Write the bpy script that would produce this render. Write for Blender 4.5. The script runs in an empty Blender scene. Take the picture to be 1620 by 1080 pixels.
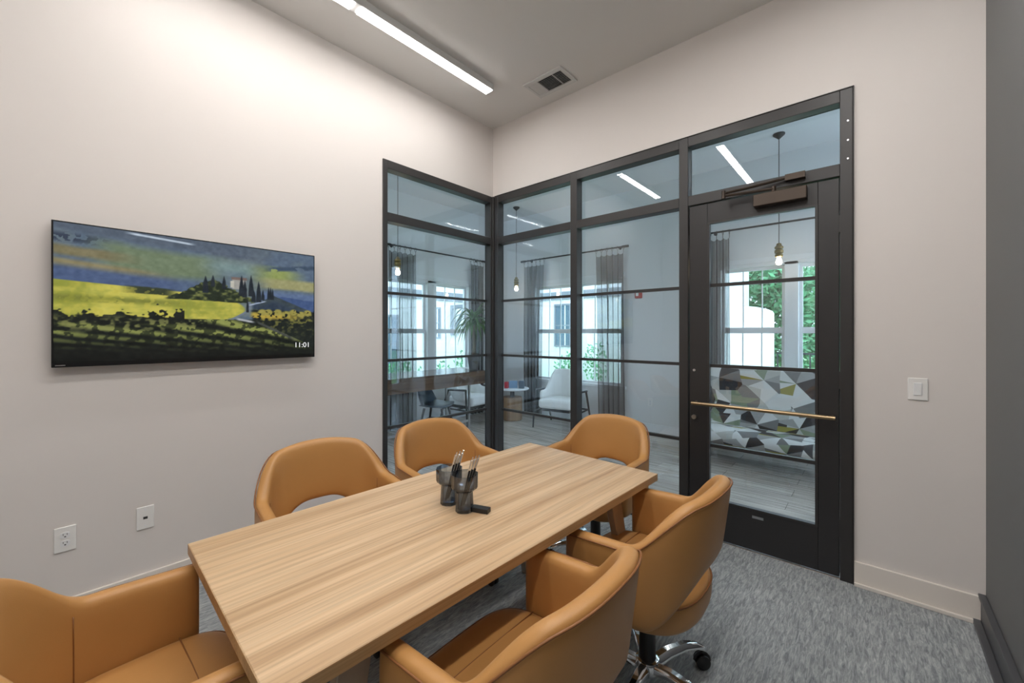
import bpy, bmesh, math, random
import numpy as np
from mathutils import Vector, Matrix
random.seed(7)
C = bpy.context.scene.collection
PI = math.pi
R = math.radians

# ------------------------------------------------------------------ materials
def mat(name, col=(.5, .5, .5), rough=.5, metal=0., spec=.5, bump=0., bscale=200., var=0., vscale=8., coat=0., stretch=(1, 1, 1)):
    m = bpy.data.materials.new(name); m.use_nodes = True
    nt = m.node_tree; N = nt.nodes; L = nt.links; b = N['Principled BSDF']
    b.inputs['Base Color'].default_value = (*col, 1); b.inputs['Roughness'].default_value = rough
    b.inputs['Metallic'].default_value = metal; b.inputs['Specular IOR Level'].default_value = spec
    b.inputs['Coat Weight'].default_value = coat
    if bump or var:
        tc = N.new('ShaderNodeTexCoord'); mp = N.new('ShaderNodeMapping'); mp.inputs['Scale'].default_value = stretch
        L.new(tc.outputs['Object'], mp.inputs['Vector'])
    if var:
        n = N.new('ShaderNodeTexNoise'); n.inputs['Scale'].default_value = vscale; n.inputs['Detail'].default_value = 5
        L.new(mp.outputs[0], n.inputs['Vector'])
        r = N.new('ShaderNodeValToRGB'); r.color_ramp.elements[0].position = .3; r.color_ramp.elements[1].position = .7
        r.color_ramp.elements[0].color = (*[c * (1 - var) for c in col], 1); r.color_ramp.elements[1].color = (*[min(1, c * (1 + var)) for c in col], 1)
        L.new(n.outputs['Fac'], r.inputs['Fac']); L.new(r.outputs[0], b.inputs['Base Color'])
    if bump:
        n2 = N.new('ShaderNodeTexNoise'); n2.inputs['Scale'].default_value = bscale; n2.inputs['Detail'].default_value = 3
        L.new(mp.outputs[0], n2.inputs['Vector'])
        bp = N.new('ShaderNodeBump'); bp.inputs['Strength'].default_value = bump; bp.inputs['Distance'].default_value = .002
        L.new(n2.outputs['Fac'], bp.inputs['Height']); L.new(bp.outputs[0], b.inputs['Normal'])
    return m

def emit(name, col, s):
    m = bpy.data.materials.new(name); m.use_nodes = True; nt = m.node_tree; nt.nodes.clear()
    e = nt.nodes.new('ShaderNodeEmission'); e.inputs[0].default_value = (*col, 1); e.inputs[1].default_value = s
    o = nt.nodes.new('ShaderNodeOutputMaterial'); nt.links.new(e.outputs[0], o.inputs[0]); return m

def math_node(nt, op, a=None, b=None, c=None):
    n = nt.nodes.new('ShaderNodeMath'); n.operation = op
    for i, v in enumerate((a, b, c)):
        if v is None: continue
        if isinstance(v, (int, float)): n.inputs[i].default_value = v
        else: nt.links.new(v, n.inputs[i])
    return n.outputs[0]

def glass(name, tint=(.9, .96, .98), f0=.04):
    """Thin architectural glass: clear transmission plus a mirror reflection that grows at grazing angles."""
    m = bpy.data.materials.new(name); m.use_nodes = True; nt = m.node_tree; N = nt.nodes; L = nt.links; N.clear()
    g = N.new('ShaderNodeNewGeometry'); d = N.new('ShaderNodeVectorMath'); d.operation = 'DOT_PRODUCT'
    L.new(g.outputs['Normal'], d.inputs[0]); L.new(g.outputs['Incoming'], d.inputs[1])
    c = math_node(nt, 'ABSOLUTE', d.outputs['Value']); p = math_node(nt, 'POWER', math_node(nt, 'SUBTRACT', 1., c), 5.)
    f = math_node(nt, 'MULTIPLY_ADD', p, 1 - f0, f0)
    t = N.new('ShaderNodeBsdfTransparent'); t.inputs[0].default_value = (*tint, 1)
    gl = N.new('ShaderNodeBsdfGlossy'); gl.inputs['Roughness'].default_value = 0.0; gl.inputs[0].default_value = (1, 1, 1, 1)
    mx = N.new('ShaderNodeMixShader'); o = N.new('ShaderNodeOutputMaterial')
    L.new(f, mx.inputs[0]); L.new(t.outputs[0], mx.inputs[1]); L.new(gl.outputs[0], mx.inputs[2]); L.new(mx.outputs[0], o.inputs[0])
    return m

def sheer(name, col, opac):
    m = bpy.data.materials.new(name); m.use_nodes = True; nt = m.node_tree; N = nt.nodes; L = nt.links; N.clear()
    t = N.new('ShaderNodeBsdfTransparent'); d = N.new('ShaderNodeBsdfDiffuse'); d.inputs[0].default_value = (*col, 1)
    tr = N.new('ShaderNodeBsdfTranslucent'); tr.inputs[0].default_value = (*col, 1)
    m2 = N.new('ShaderNodeMixShader'); m2.inputs[0].default_value = .3; L.new(d.outputs[0], m2.inputs[1]); L.new(tr.outputs[0], m2.inputs[2])
    g = N.new('ShaderNodeNewGeometry'); dt = N.new('ShaderNodeVectorMath'); dt.operation = 'DOT_PRODUCT'
    L.new(g.outputs['Normal'], dt.inputs[0]); L.new(g.outputs['Incoming'], dt.inputs[1])
    c = math_node(nt, 'MAXIMUM', math_node(nt, 'ABSOLUTE', dt.outputs['Value']), .12)
    # a woven cloth covers more the more edge-on it is met
    f = math_node(nt, 'SUBTRACT', 1., math_node(nt, 'POWER', 1 - opac, math_node(nt, 'DIVIDE', 1., c)))
    mx = N.new('ShaderNodeMixShader'); o = N.new('ShaderNodeOutputMaterial')
    L.new(f, mx.inputs[0]); L.new(t.outputs[0], mx.inputs[1]); L.new(m2.outputs[0], mx.inputs[2]); L.new(mx.outputs[0], o.inputs[0])
    return m

def wood(name, c1, c2, c3, rough=.4, axis='Y', scale=1., spec=.5):
    m = mat(name, c1, rough, spec=spec); nt = m.node_tree; N = nt.nodes; L = nt.links; b = N['Principled BSDF']
    tc = N.new('ShaderNodeTexCoord'); mp = N.new('ShaderNodeMapping')
    s = {'X': (.9, 26, 26), 'Y': (26, .9, 26), 'Z': (26, 26, .9)}[axis]; mp.inputs['Scale'].default_value = [v * scale for v in s]
    L.new(tc.outputs['Object'], mp.inputs['Vector'])
    n = N.new('ShaderNodeTexNoise'); n.inputs['Scale'].default_value = 1.; n.inputs['Detail'].default_value = 7; n.inputs['Distortion'].default_value = .5
    L.new(mp.outputs[0], n.inputs['Vector'])
    r = N.new('ShaderNodeValToRGB'); e = r.color_ramp.elements
    e[0].position = .3; e[0].color = (*c2, 1); e[1].position = .72; e[1].color = (*c3, 1)
    k = r.color_ramp.elements.new(.5); k.color = (*c1, 1)
    L.new(n.outputs['Fac'], r.inputs['Fac'])
    mp2 = N.new('ShaderNodeMapping'); s2 = {'X': (3, 160, 160), 'Y': (160, 3, 160), 'Z': (160, 160, 3)}[axis]; mp2.inputs['Scale'].default_value = [v * scale for v in s2]
    L.new(tc.outputs['Object'], mp2.inputs['Vector'])
    n2 = N.new('ShaderNodeTexNoise'); n2.inputs['Scale'].default_value = 1.; n2.inputs['Detail'].default_value = 3; L.new(mp2.outputs[0], n2.inputs['Vector'])
    r2 = N.new('ShaderNodeValToRGB'); r2.color_ramp.elements[0].position = .35; r2.color_ramp.elements[0].color = (.82, .82, .82, 1); r2.color_ramp.elements[1].position = .6; r2.color_ramp.elements[1].color = (1.04, 1.04, 1.04, 1)
    L.new(n2.outputs['Fac'], r2.inputs['Fac'])
    mx = N.new('ShaderNodeMix'); mx.data_type = 'RGBA'; mx.blend_type = 'MULTIPLY'; mx.inputs[0].default_value = 1.
    L.new(r.outputs[0], mx.inputs[6]); L.new(r2.outputs[0], mx.inputs[7]); L.new(mx.outputs[2], b.inputs['Base Color'])
    return m

def carpet_mat():
    m = mat('carpet', rough=.95, spec=.1); nt = m.node_tree; N = nt.nodes; L = nt.links; b = N['Principled BSDF']
    tc = N.new('ShaderNodeTexCoord'); mp = N.new('ShaderNodeMapping'); mp.inputs['Scale'].default_value = (85, 13, 1)
    L.new(tc.outputs['Object'], mp.inputs['Vector'])
    n = N.new('ShaderNodeTexNoise'); n.inputs['Scale'].default_value = 1; n.inputs['Detail'].default_value = 8; n.inputs['Roughness'].default_value = .72; n.inputs['Distortion'].default_value = 1.1
    L.new(mp.outputs[0], n.inputs['Vector'])
    r = N.new('ShaderNodeValToRGB'); e = r.color_ramp.elements
    e[0].position = .33; e[0].color = (.165, .182, .195, 1); e[1].position = .68; e[1].color = (.53, .55, .555, 1)
    k = e.new(.5); k.color = (.32, .342, .352, 1)
    L.new(n.outputs['Fac'], r.inputs['Fac'])
    n3 = N.new('ShaderNodeTexNoise'); n3.inputs['Scale'].default_value = 2.2; n3.inputs['Detail'].default_value = 2; L.new(tc.outputs['Object'], n3.inputs['Vector'])
    r3 = N.new('ShaderNodeValToRGB'); r3.color_ramp.elements[0].color = (.8, .8, .8, 1); r3.color_ramp.elements[1].color = (1.15, 1.15, 1.15, 1); L.new(n3.outputs['Fac'], r3.inputs['Fac'])
    mx = N.new('ShaderNodeMix'); mx.data_type = 'RGBA'; mx.blend_type = 'MULTIPLY'; mx.inputs[0].default_value = 1.
    L.new(r.outputs[0], mx.inputs[6]); L.new(r3.outputs[0], mx.inputs[7]); L.new(mx.outputs[2], b.inputs['Base Color'])
    n2 = N.new('ShaderNodeTexNoise'); n2.inputs['Scale'].default_value = 500; L.new(tc.outputs['Object'], n2.inputs['Vector'])
    bp = N.new('ShaderNodeBump'); bp.inputs['Strength'].default_value = .5; bp.inputs['Distance'].default_value = .004
    L.new(n2.outputs['Fac'], bp.inputs['Height']); L.new(bp.outputs[0], b.inputs['Normal'])
    return m

def plank_mat():
    m = mat('vinyl_planks', rough=.22); nt = m.node_tree; N = nt.nodes; L = nt.links; b = N['Principled BSDF']
    tc = N.new('ShaderNodeTexCoord'); mp = N.new('ShaderNodeMapping')
    L.new(tc.outputs['Object'], mp.inputs['Vector'])
    br = N.new('ShaderNodeTexBrick'); br.inputs['Scale'].default_value = 1.; br.inputs['Brick Width'].default_value = 1.2; br.inputs['Row Height'].default_value = .18
    br.inputs['Mortar Size'].default_value = .0015; br.inputs['Color1'].default_value = (.50, .43, .37, 1); br.inputs['Color2'].default_value = (.62, .55, .49, 1); br.inputs['Mortar'].default_value = (.1, .08, .07, 1)
    L.new(mp.outputs[0], br.inputs['Vector'])
    mp2 = N.new('ShaderNodeMapping'); mp2.inputs['Scale'].default_value = (2, 40, 1); L.new(tc.outputs['Object'], mp2.inputs['Vector'])
    n = N.new('ShaderNodeTexNoise'); n.inputs['Scale'].default_value = 1; n.inputs['Detail'].default_value = 6; L.new(mp2.outputs[0], n.inputs['Vector'])
    r = N.new('ShaderNodeValToRGB'); r.color_ramp.elements[0].color = (.6, .6, .6, 1); r.color_ramp.elements[1].color = (1.3, 1.3, 1.3, 1); r.color_ramp.elements[0].position = .3; r.color_ramp.elements[1].position = .7
    L.new(n.outputs['Fac'], r.inputs['Fac'])
    mx = N.new('ShaderNodeMix'); mx.data_type = 'RGBA'; mx.blend_type = 'MULTIPLY'; mx.inputs[0].default_value = 1.
    L.new(br.outputs['Color'], mx.inputs[6]); L.new(r.outputs[0], mx.inputs[7]); L.new(mx.outputs[2], b.inputs['Base Color'])
    return m

def triangle_fabric():
    """Kaleidoscope print: triangles radiating from scattered centres, in greys, white, olive and charcoal (uses the part's UV layer, in metres)."""
    m = mat('triangle_fabric', rough=.7, spec=.3); nt = m.node_tree; N = nt.nodes; L = nt.links; b = N['Principled BSDF']
    uv = N.new('ShaderNodeUVMap'); mp = N.new('ShaderNodeMapping'); mp.inputs['Scale'].default_value = (3.0, 4.0, 1); L.new(uv.outputs[0], mp.inputs['Vector'])
    v = N.new('ShaderNodeTexVoronoi'); v.voronoi_dimensions = '2D'; v.inputs['Scale'].default_value = 1.; v.inputs['Randomness'].default_value = .4
    L.new(mp.outputs[0], v.inputs['Vector'])
    s = N.new('ShaderNodeVectorMath'); s.operation = 'SUBTRACT'; L.new(mp.outputs[0], s.inputs[0]); L.new(v.outputs['Position'], s.inputs[1])
    sp = N.new('ShaderNodeSeparateXYZ'); L.new(s.outputs[0], sp.inputs[0])
    a = math_node(nt, 'ARCTAN2', sp.outputs['Y'], sp.outputs['X'])
    k = math_node(nt, 'FLOOR', math_node(nt, 'MULTIPLY_ADD', a, 8 / (2 * PI), .3))
    cp = N.new('ShaderNodeCombineXYZ'); sp2 = N.new('ShaderNodeSeparateXYZ'); L.new(v.outputs['Position'], sp2.inputs[0])
    L.new(sp2.outputs['X'], cp.inputs[0]); L.new(sp2.outputs['Y'], cp.inputs[1]); L.new(k, cp.inputs[2])
    w = N.new('ShaderNodeTexWhiteNoise'); w.noise_dimensions = '3D'; L.new(cp.outputs[0], w.inputs['Vector'])
    r = N.new('ShaderNodeValToRGB'); r.color_ramp.interpolation = 'CONSTANT'; e = r.color_ramp.elements
    pal = [(0, (.04, .04, .045)), (.2, (.36, .36, .35)), (.37, (.7, .7, .68)), (.55, (.19, .19, .19)), (.7, (.32, .28, .07)), (.79, (.5, .5, .47)), (.91, (.24, .29, .2))]
    e[0].position = 0; e[0].color = (*pal[0][1], 1); e[1].position = pal[1][0]; e[1].color = (*pal[1][1], 1)
    for p, c in pal[2:]: q = e.new(p); q.color = (*c, 1)
    L.new(w.outputs['Value'], r.inputs['Fac']); L.new(r.outputs[0], b.inputs['Base Color'])
    return m

M = {}
M['wall'] = mat('wall_paint', (.70, .66, .632), .6, spec=.3, bump=.04, bscale=90)
M['ceil'] = mat('ceiling_paint', (.72, .705, .685), .8, spec=.2)
M['trim'] = mat('trim_paint', (.74, .685, .63), .35, spec=.4)
M['darkwall'] = mat('charcoal_wall_paint', (.15, .152, .155), .55, spec=.4)
M['darktrim'] = mat('charcoal_trim_paint', (.07, .072, .078), .4)
M['frame'] = mat('dark_bronze_frame', (.028, .026, .026), .42, spec=.5)
M['doorpaint'] = mat('black_door_paint', (.022, .021, .022), .4, spec=.5)
M['gasket'] = mat('black_gasket', (.008, .008, .009), .5)
M['glass'] = glass('partition_glass', (.92, .955, .985), .055)
M['winglass'] = glass('window_glass', (.96, .985, .99), .03)
M['carpet'] = carpet_mat()
M['planks'] = plank_mat()
M['lwall'] = mat('lounge_wall_paint', (.74, .74, .74), .6, spec=.3)
M['lceil'] = mat('lounge_ceiling_paint', (.76, .76, .76), .8, spec=.2)
M['white'] = mat('white_trim', (.78, .79, .8), .4)
M['plate'] = mat('white_plastic', (.80, .79, .77), .3)
M['slot'] = mat('dark_slot', (.03, .03, .03), .6)
M['leather'] = mat('tan_leather', (.47, .238, .076), .42, spec=.45, bump=.12, bscale=420, var=.05, vscale=5)
M['stitch'] = mat('brown_piping', (.24, .095, .028), .5)
M['chrome'] = mat('chrome', (.72, .74, .76), .1, metal=1.)
M['black'] = mat('black_plastic', (.014, .014, .015), .4)
M['table'] = wood('oak_laminate', (.56, .385, .225), (.40, .245, .125), (.68, .50, .315), .38, 'Y', .8)
M['edge'] = wood('oak_edge_band', (.43, .27, .13), (.36, .21, .09), (.5, .33, .17), .45, 'Y', 1.)
M['tleg'] = mat('taupe_leg', (.40, .33, .255), .45, var=.06, vscale=20)
M['smoke'] = None
M['brass'] = mat('antique_brass', (.43, .32, .19), .3, metal=1.)
M['bronze'] = mat('bronze_closer', (.06, .045, .035), .35, metal=.6)
M['silver'] = mat('satin_steel', (.55, .55, .56), .3, metal=1.)
M['tvcase'] = mat('tv_black', (.008, .008, .009), .25)
M['light'] = emit('light_diffuser', (1., .965, .93), 25.)
M['light_near'] = emit('dimmer_light_diffuser', (1., .965, .93), 16.5)
M['lighthouse'] = mat('white_light_housing', (.6, .6, .59), .4)
M['bulb'] = emit('warm_bulb', (1., .8, .55), 30.)
M['cord'] = mat('black_cord', (.02, .02, .02), .6)
M['oldbrass'] = mat('aged_brass_socket', (.25, .17, .055), .4, metal=.7)
M['curtain'] = sheer('sheer_grey_curtain', (.06, .057, .058), .54)
M['rod'] = mat('black_iron_rod', (.02, .02, .022), .45, metal=.3)
M['dwood'] = wood('walnut_counter', (.14, .085, .056), (.085, .05, .033), (.20, .125, .085), .14, 'Y', .6)
M['stump'] = wood('stump_wood', (.36, .21, .11), (.26, .14, .07), (.45, .29, .16), .6, 'Z', .7)
M['offwhite'] = mat('off_white_upholstery', (.84, .84, .82), .8, spec=.2, bump=.2, bscale=300)
M['darkleg'] = mat('black_wood_frame', (.018, .016, .016), .45)
M['stool'] = mat('slate_blue_shell', (.06, .085, .11), .4)
M['fabric'] = triangle_fabric()
M['pot'] = mat('grey_pot', (.1, .1, .105), .6)
M['soil'] = mat('soil', (.03, .02, .013), .9)
M['leaf'] = mat('green_leaf', (.12, .22, .085), .45, var=.35, vscale=14)
M['bark'] = mat('bark', (.16, .12, .085), .9, bump=.5, bscale=60)
M['tree'] = mat('tree_leaf', (.09, .28, .12), .6, var=.4, vscale=2.5)
M['shrub'] = mat('shrub_leaf', (.10, .32, .14), .6, var=.4, vscale=5)
M['siding'] = mat('white_siding', (.80, .81, .80), .6)
M['band'] = mat('grey_trim_board', (.22, .24, .26), .6)
M['exglass'] = mat('dark_window_glass', (.10, .16, .2), .1)
M['grass'] = mat('lawn', (.16, .32, .12), .9, var=.3, vscale=2)
M['pave'] = mat('pale_concrete', (.66, .65, .63), .85, var=.06, vscale=3)
M['rail'] = mat('black_iron_railing', (.02, .022, .025), .5)
M['red'] = mat('red_alarm_plastic', (.42, .018, .014), .4)
M['redcard'] = mat('red_card', (.5, .03, .05), .5)
M['bluecard'] = mat('blue_card', (.2, .35, .55), .5)
M['navy'] = mat('navy_card', (.03, .06, .1), .4)
def smoked():
    m = bpy.data.materials.new('smoked_glass'); m.use_nodes = True; nt = m.node_tree; N = nt.nodes; L = nt.links; N.clear()
    t = N.new('ShaderNodeBsdfTransparent'); t.inputs[0].default_value = (.56, .61, .66, 1)
    g = N.new('ShaderNodeNewGeometry'); d = N.new('ShaderNodeVectorMath'); d.operation = 'DOT_PRODUCT'
    L.new(g.outputs['Normal'], d.inputs[0]); L.new(g.outputs['Incoming'], d.inputs[1])
    c = math_node(nt, 'ABSOLUTE', d.outputs['Value']); p = math_node(nt, 'POWER', math_node(nt, 'SUBTRACT', 1., c), 4.)
    cr = N.new('ShaderNodeValToRGB'); cr.color_ramp.elements[0].position = .25; cr.color_ramp.elements[0].color = (.16, .2, .25, 1); cr.color_ramp.elements[1].position = .95; cr.color_ramp.elements[1].color = (.70, .77, .86, 1)
    L.new(c, cr.inputs[0]); L.new(cr.outputs[0], t.inputs[0])   # thicker, darker glass where it is met edge-on
    f = math_node(nt, 'MULTIPLY_ADD', p, .8, .08)
    gl = N.new('ShaderNodeBsdfGlossy'); gl.inputs['Roughness'].default_value = .05; gl.inputs[0].default_value = (.8, .82, .85, 1)
    mx = N.new('ShaderNodeMixShader'); o = N.new('ShaderNodeOutputMaterial')
    L.new(f, mx.inputs[0]); L.new(t.outputs[0], mx.inputs[1]); L.new(gl.outputs[0], mx.inputs[2]); L.new(mx.outputs[0], o.inputs[0]); return m
M['smoke'] = smoked()

# ------------------------------------------------------------------ helpers
def box(bm, x0, x1, y0, y1, z0, z1, mi=0):
    if x0 > x1: x0, x1 = x1, x0
    if y0 > y1: y0, y1 = y1, y0
    if z0 > z1: z0, z1 = z1, z0
    v = [bm.verts.new(p) for p in ((x0, y0, z0), (x1, y0, z0), (x1, y1, z0), (x0, y1, z0), (x0, y0, z1), (x1, y0, z1), (x1, y1, z1), (x0, y1, z1))]
    for f in ((0, 3, 2, 1), (4, 5, 6, 7), (0, 1, 5, 4), (1, 2, 6, 5), (2, 3, 7, 6), (3, 0, 4, 7)):
        bm.faces.new([v[i] for i in f]).material_index = mi
    return bm

def nb(): return bmesh.new()

def boxes(*bs):
    bm = nb()
    for b in bs: box(bm, *b)
    return bm

def loft(bm, rings, close=True, cap=True, ring_closed=True):
    vs = [[bm.verts.new(p) for p in r] for r in rings]
    n = len(rings[0])
    for i in range(len(vs) - 1):
        for j in range(n if ring_closed else n - 1):
            bm.faces.new((vs[i][j], vs[i][(j + 1) % n], vs[i + 1][(j + 1) % n], vs[i + 1][j]))
    if cap and ring_closed:
        bm.faces.new(list(reversed(vs[0]))); bm.faces.new(vs[-1])
    return bm

def tube(bm, pts, r, n=8):
    pts = [Vector(p) for p in pts]; rr = r if isinstance(r, (list, tuple)) else [r] * len(pts)
    rings = []; up = None
    for i, p in enumerate(pts):
        t = (pts[min(i + 1, len(pts) - 1)] - pts[max(i - 1, 0)]).normalized()
        if up is None:
            up = Vector((0, 0, 1)) if abs(t.z) < .9 else Vector((1, 0, 0))
        a = t.cross(up).normalized(); b = a.cross(t).normalized(); up = b
        rings.append([p + (a * math.cos(2 * PI * k / n) + b * math.sin(2 * PI * k / n)) * rr[i] for k in range(n)])
    return loft(bm, rings)

def lathe(bm, prof, n=24, c=(0, 0, 0), cap=True):
    rings = [[(c[0] + r * math.cos(2 * PI * k / n), c[1] + r * math.sin(2 * PI * k / n), c[2] + z) for k in range(n)] for r, z in prof]
    return loft(bm, rings, cap=cap)

def obj(name, bm, m, parent=None, smooth=False, bevel=0., sub=0, loc=None, rotz=None, seg=2):
    bmesh.ops.recalc_face_normals(bm, faces=bm.faces)
    me = bpy.data.meshes.new(name); bm.to_mesh(me); bm.free()
    for x in (m if isinstance(m, (list, tuple)) else [m]): me.materials.append(x)
    if smooth:
        for p in me.polygons: p.use_smooth = True
    o = bpy.data.objects.new(name, me); C.objects.link(o)
    if parent is not None: o.parent = parent
    if loc is not None: o.location = loc
    if rotz is not None: o.rotation_euler = (0, 0, rotz)
    if bevel:
        b = o.modifiers.new('bevel', 'BEVEL'); b.width = bevel; b.segments = seg; b.limit_method = 'ANGLE'; b.angle_limit = R(40)
        if seg > 1:
            for p in me.polygons: p.use_smooth = True
            b.harden_normals = True
    if sub:
        s = o.modifiers.new('sub', 'SUBSURF'); s.levels = sub; s.render_levels = sub
    if smooth == 'auto':
        try: me.set_sharp_from_angle(angle=R(40))
        except Exception: pass
    return o

def tag(o, label, cat, group=None, kind=None):
    if label: o['label'] = label
    if cat: o['category'] = cat
    if group: o['group'] = group
    if kind: o['kind'] = kind
    return o

def thing(name, label, cat, loc=(0, 0, 0), rotz=0., group=None, kind=None):
    o = bpy.data.objects.new(name, None); C.objects.link(o); o.empty_display_size = .1
    o.location = loc; o.rotation_euler = (0, 0, rotz)
    return tag(o, label, cat, group, kind)

def struct(name, bm, m, label, cat, **k):
    o = obj(name, bm, m, **k); return tag(o, label, cat, kind='structure')

def dup(root, loc, rotz, label):
    r = root.copy(); C.objects.link(r); r.location = loc; r.rotation_euler = (0, 0, rotz); r['label'] = label
    for ch in list(root.children):
        c = ch.copy(); C.objects.link(c); c.parent = r
        for g in list(ch.children):
            d = g.copy(); C.objects.link(d); d.parent = c
    return r

# ------------------------------------------------------------------ the place
H = 3.517          # ceiling
XR, YR = 3.345, -4.4
A, B = -2.33, 2.63  # the lounge's outside walls
GT, GL = 2.815, -1.265   # top of the glazed screens, left end on the left wall
GR = 2.847         # right end on the back wall

struct('floor', boxes((0, XR, YR, 0.0, -.06, 0)), M['carpet'], 'grey streaked carpet of the meeting room', 'floor')
struct('floor_lounge', boxes((A, -.12, YR, B, -.06, 0), (-.12, 5.2, .12, B, -.06, 0), (-.12, 0, GL, .12, -.06, -.0005), (0, XR + .12, 0, .12, -.06, -.0005)), M['planks'], 'wood plank floor of the lounge beyond the glass', 'floor')
struct('ceiling', boxes((0, XR, YR, 0, H, H + .1)), M['ceil'], 'pale ceiling of the meeting room', 'ceiling')
struct('ceiling_lounge', boxes((A - .15, -.12, YR, B + .15, H, H + .1), (-.12, 5.2, .12, B + .15, H, H + .1)), M['lceil'], 'pale ceiling of the lounge beyond the glass', 'ceiling')
struct('wall_left', boxes((-.12, 0, YR, GL, 0, H), (-.12, 0, GL, 0, GT, H)), M['wall'], 'beige wall carrying the television', 'wall')
struct('wall_back', boxes((-.12, GR, 0, .12, GT, H), (GR, XR + .12, 0, .12, 0, H)), M['wall'], 'beige wall above and beside the glass door', 'wall')
struct('wall_right', boxes((XR, XR + .12, YR, 0, 0, H)), M['darkwall'], 'charcoal painted wall beside the light switch wall', 'wall')
struct('wall_rear', boxes((-.12, XR + .12, YR - .12, YR, 0, H)), M['wall'], 'beige wall behind the viewer', 'wall')

def base(name, pts, m, label):   # pts: (x0,x1,y0,y1) of the board and of its shoe moulding, with a small cap
    bm = nb()
    for b in pts: box(bm, *b)
    return struct(name, bm, m, label, 'baseboard', bevel=.003)
base('baseboard_left', [(0, .016, YR, GL - .012, 0, .135), (.016, .03, YR, GL - .012, 0, .02)], M['trim'], 'beige baseboard under the television wall')
base('baseboard_back', [(GR + .006, XR - .017, -.016, 0, 0, .135), (GR + .006, XR - .03, -.03, -.016, 0, .02)], M['trim'], 'beige baseboard between the door and the charcoal wall')
base('baseboard_right', [(XR - .018, XR, YR, 0, 0, .14), (XR - .026, XR, YR, 0, .128, .146), (XR - .045, XR - .018, YR, 0, 0, .022)], M['darktrim'], 'charcoal baseboard with a shoe moulding')

# ---- glazed screens
FD0, FD1 = -.012, .075   # frame depth about the wall face
MZ = (1.752, 1.195, .642)
def pane(name, parent, b, m): return obj(name, boxes(b), m, parent)

w1 = thing('window_1', 'black framed glass screen on the television wall side of the corner', 'window', (0, 0, 0), kind='structure')
fr = boxes((-FD1, -FD0, GL, GL + .04, 0, GT), (-FD1, -FD0, -.045, -.012, 0, GT), (-FD1, -FD0, GL + .04, -.045, 2.748, GT), (-FD1, -FD0, GL + .04, -.045, 2.325, 2.395), (-FD1, -FD0, GL + .04, -.045, 0, .09))
obj('frame', fr, M['frame'], w1, bevel=.002, seg=1)
for z0, z1 in ((2.395, 2.748), (.09, 2.325)): pane('pane', w1, (-.064, -.056, GL + .04, -.045, z0, z1), M['glass'])
for z in MZ: obj('muntin', boxes((-.074, -.046, GL + .04, -.045, z - .011, z + .011)), M['frame'], w1)
obj('corner_post', boxes((-FD1, .03, -.03, FD1, 0, GT)), M['frame'], w1, bevel=.003, seg=1)

w2 = thing('window_2', 'black framed glass screen beside the door with a transom above', 'window', (0, 0, 0), kind='structure')
xs = [(.03, .08), (.952, 1.018), (1.883, 1.946), (2.79, GR)]
fr = nb()
for a, b in xs: box(fr, a, b, FD0, FD1, 0, GT)
for (a0, a), (b, b1) in zip(xs[:-1], xs[1:]):
    box(fr, a, b, FD0, FD1, 2.748, GT); box(fr, a, b, FD0, FD1, 2.325, 2.395)
    if b < 2.5: box(fr, a, b, FD0, FD1, 0, .09)
box(fr, GR, GR + .006, FD0 - .004, .02, 0, GT + .006); box(fr, .03, GR + .006, FD0 - .004, .02, GT, GT + .006)
obj('frame', fr, M['frame'], w2, bevel=.002, seg=1)
for (a0, a), (b, b1) in zip(xs[:-1], xs[1:]):
    pane('pane', w2, (a, b, .056, .064, 2.395, 2.748), M['glass'])
    if b < 2.5:
        pane('pane', w2, (a, b, .056, .064, .09, 2.325), M['glass'])
        for z in MZ: obj('muntin', boxes((a, b, .046, .074, z - .011, z + .011)), M['frame'], w2)
for z in (2.63, 2.52, 2.415): obj('screw', tube(nb(), [(2.826, FD0 - .002, z), (2.826, FD0 + .002, z)], .005, 8), M['silver'], w2)

d1 = thing('door_1', 'black framed glass door with a brass push bar', 'door', (0, 0, 0), kind='structure')
DL, DR, DT = 1.953, 2.787, 2.318
GX0, GX1, GZ0, GZ1 = 2.072, 2.688, .268, 2.19
lf = boxes((DL, GX0, .0, .05, .012, DT), (GX1, DR, .0, .05, .012, DT), (GX0, GX1, .0, .05, .012, GZ0), (GX0, GX1, .0, .05, GZ1, DT))
obj('door_leaf', lf, M['doorpaint'], d1, bevel=.002, seg=1)
st = boxes((GX0, GX0 + .014, -.004, .03, GZ0, GZ1), (GX1 - .014, GX1, -.004, .03, GZ0, GZ1), (GX0 + .014, GX1 - .014, -.004, .03, GZ0, GZ0 + .014), (GX0 + .014, GX1 - .014, -.004, .03, GZ1 - .014, GZ1))
obj('glazing_bead', st, M['frame'], d1)
pane('pane', d1, (GX0, GX1, .03, .038, GZ0, GZ1), M['glass'])
for z in MZ: obj('muntin', boxes((GX0 + .014, GX1 - .014, .02, .048, z - .011, z + .011)), M['frame'], d1)
pb = nb(); tube(pb, [(1.985, -.06, .935), (2.772, -.06, .935)], .0125, 14)
bar = obj('push_bar', pb, M['brass'], d1, smooth='auto'); bar['label'] = 'brass push bar'
for x in (2.0, 2.757): obj('standoff', tube(nb(), [(x, 0, .935), (x, -.06, .935)], .009, 10), M['brass'], bar, smooth='auto')
obj('lock_cylinder', tube(nb(), [(1.985, .002, .83), (1.985, -.012, .83)], .016, 16), M['silver'], d1, smooth='auto')
obj('indicator', tube(nb(), [(1.985, .002, 1.16), (1.985, -.006, 1.16)], .009, 12), M['silver'], d1, smooth='auto')
cl = obj('door_closer', boxes((2.36, 2.64, -.062, 0, 2.222, 2.30)), M['bronze'], d1, bevel=.006); cl['label'] = 'bronze door closer box'
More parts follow.
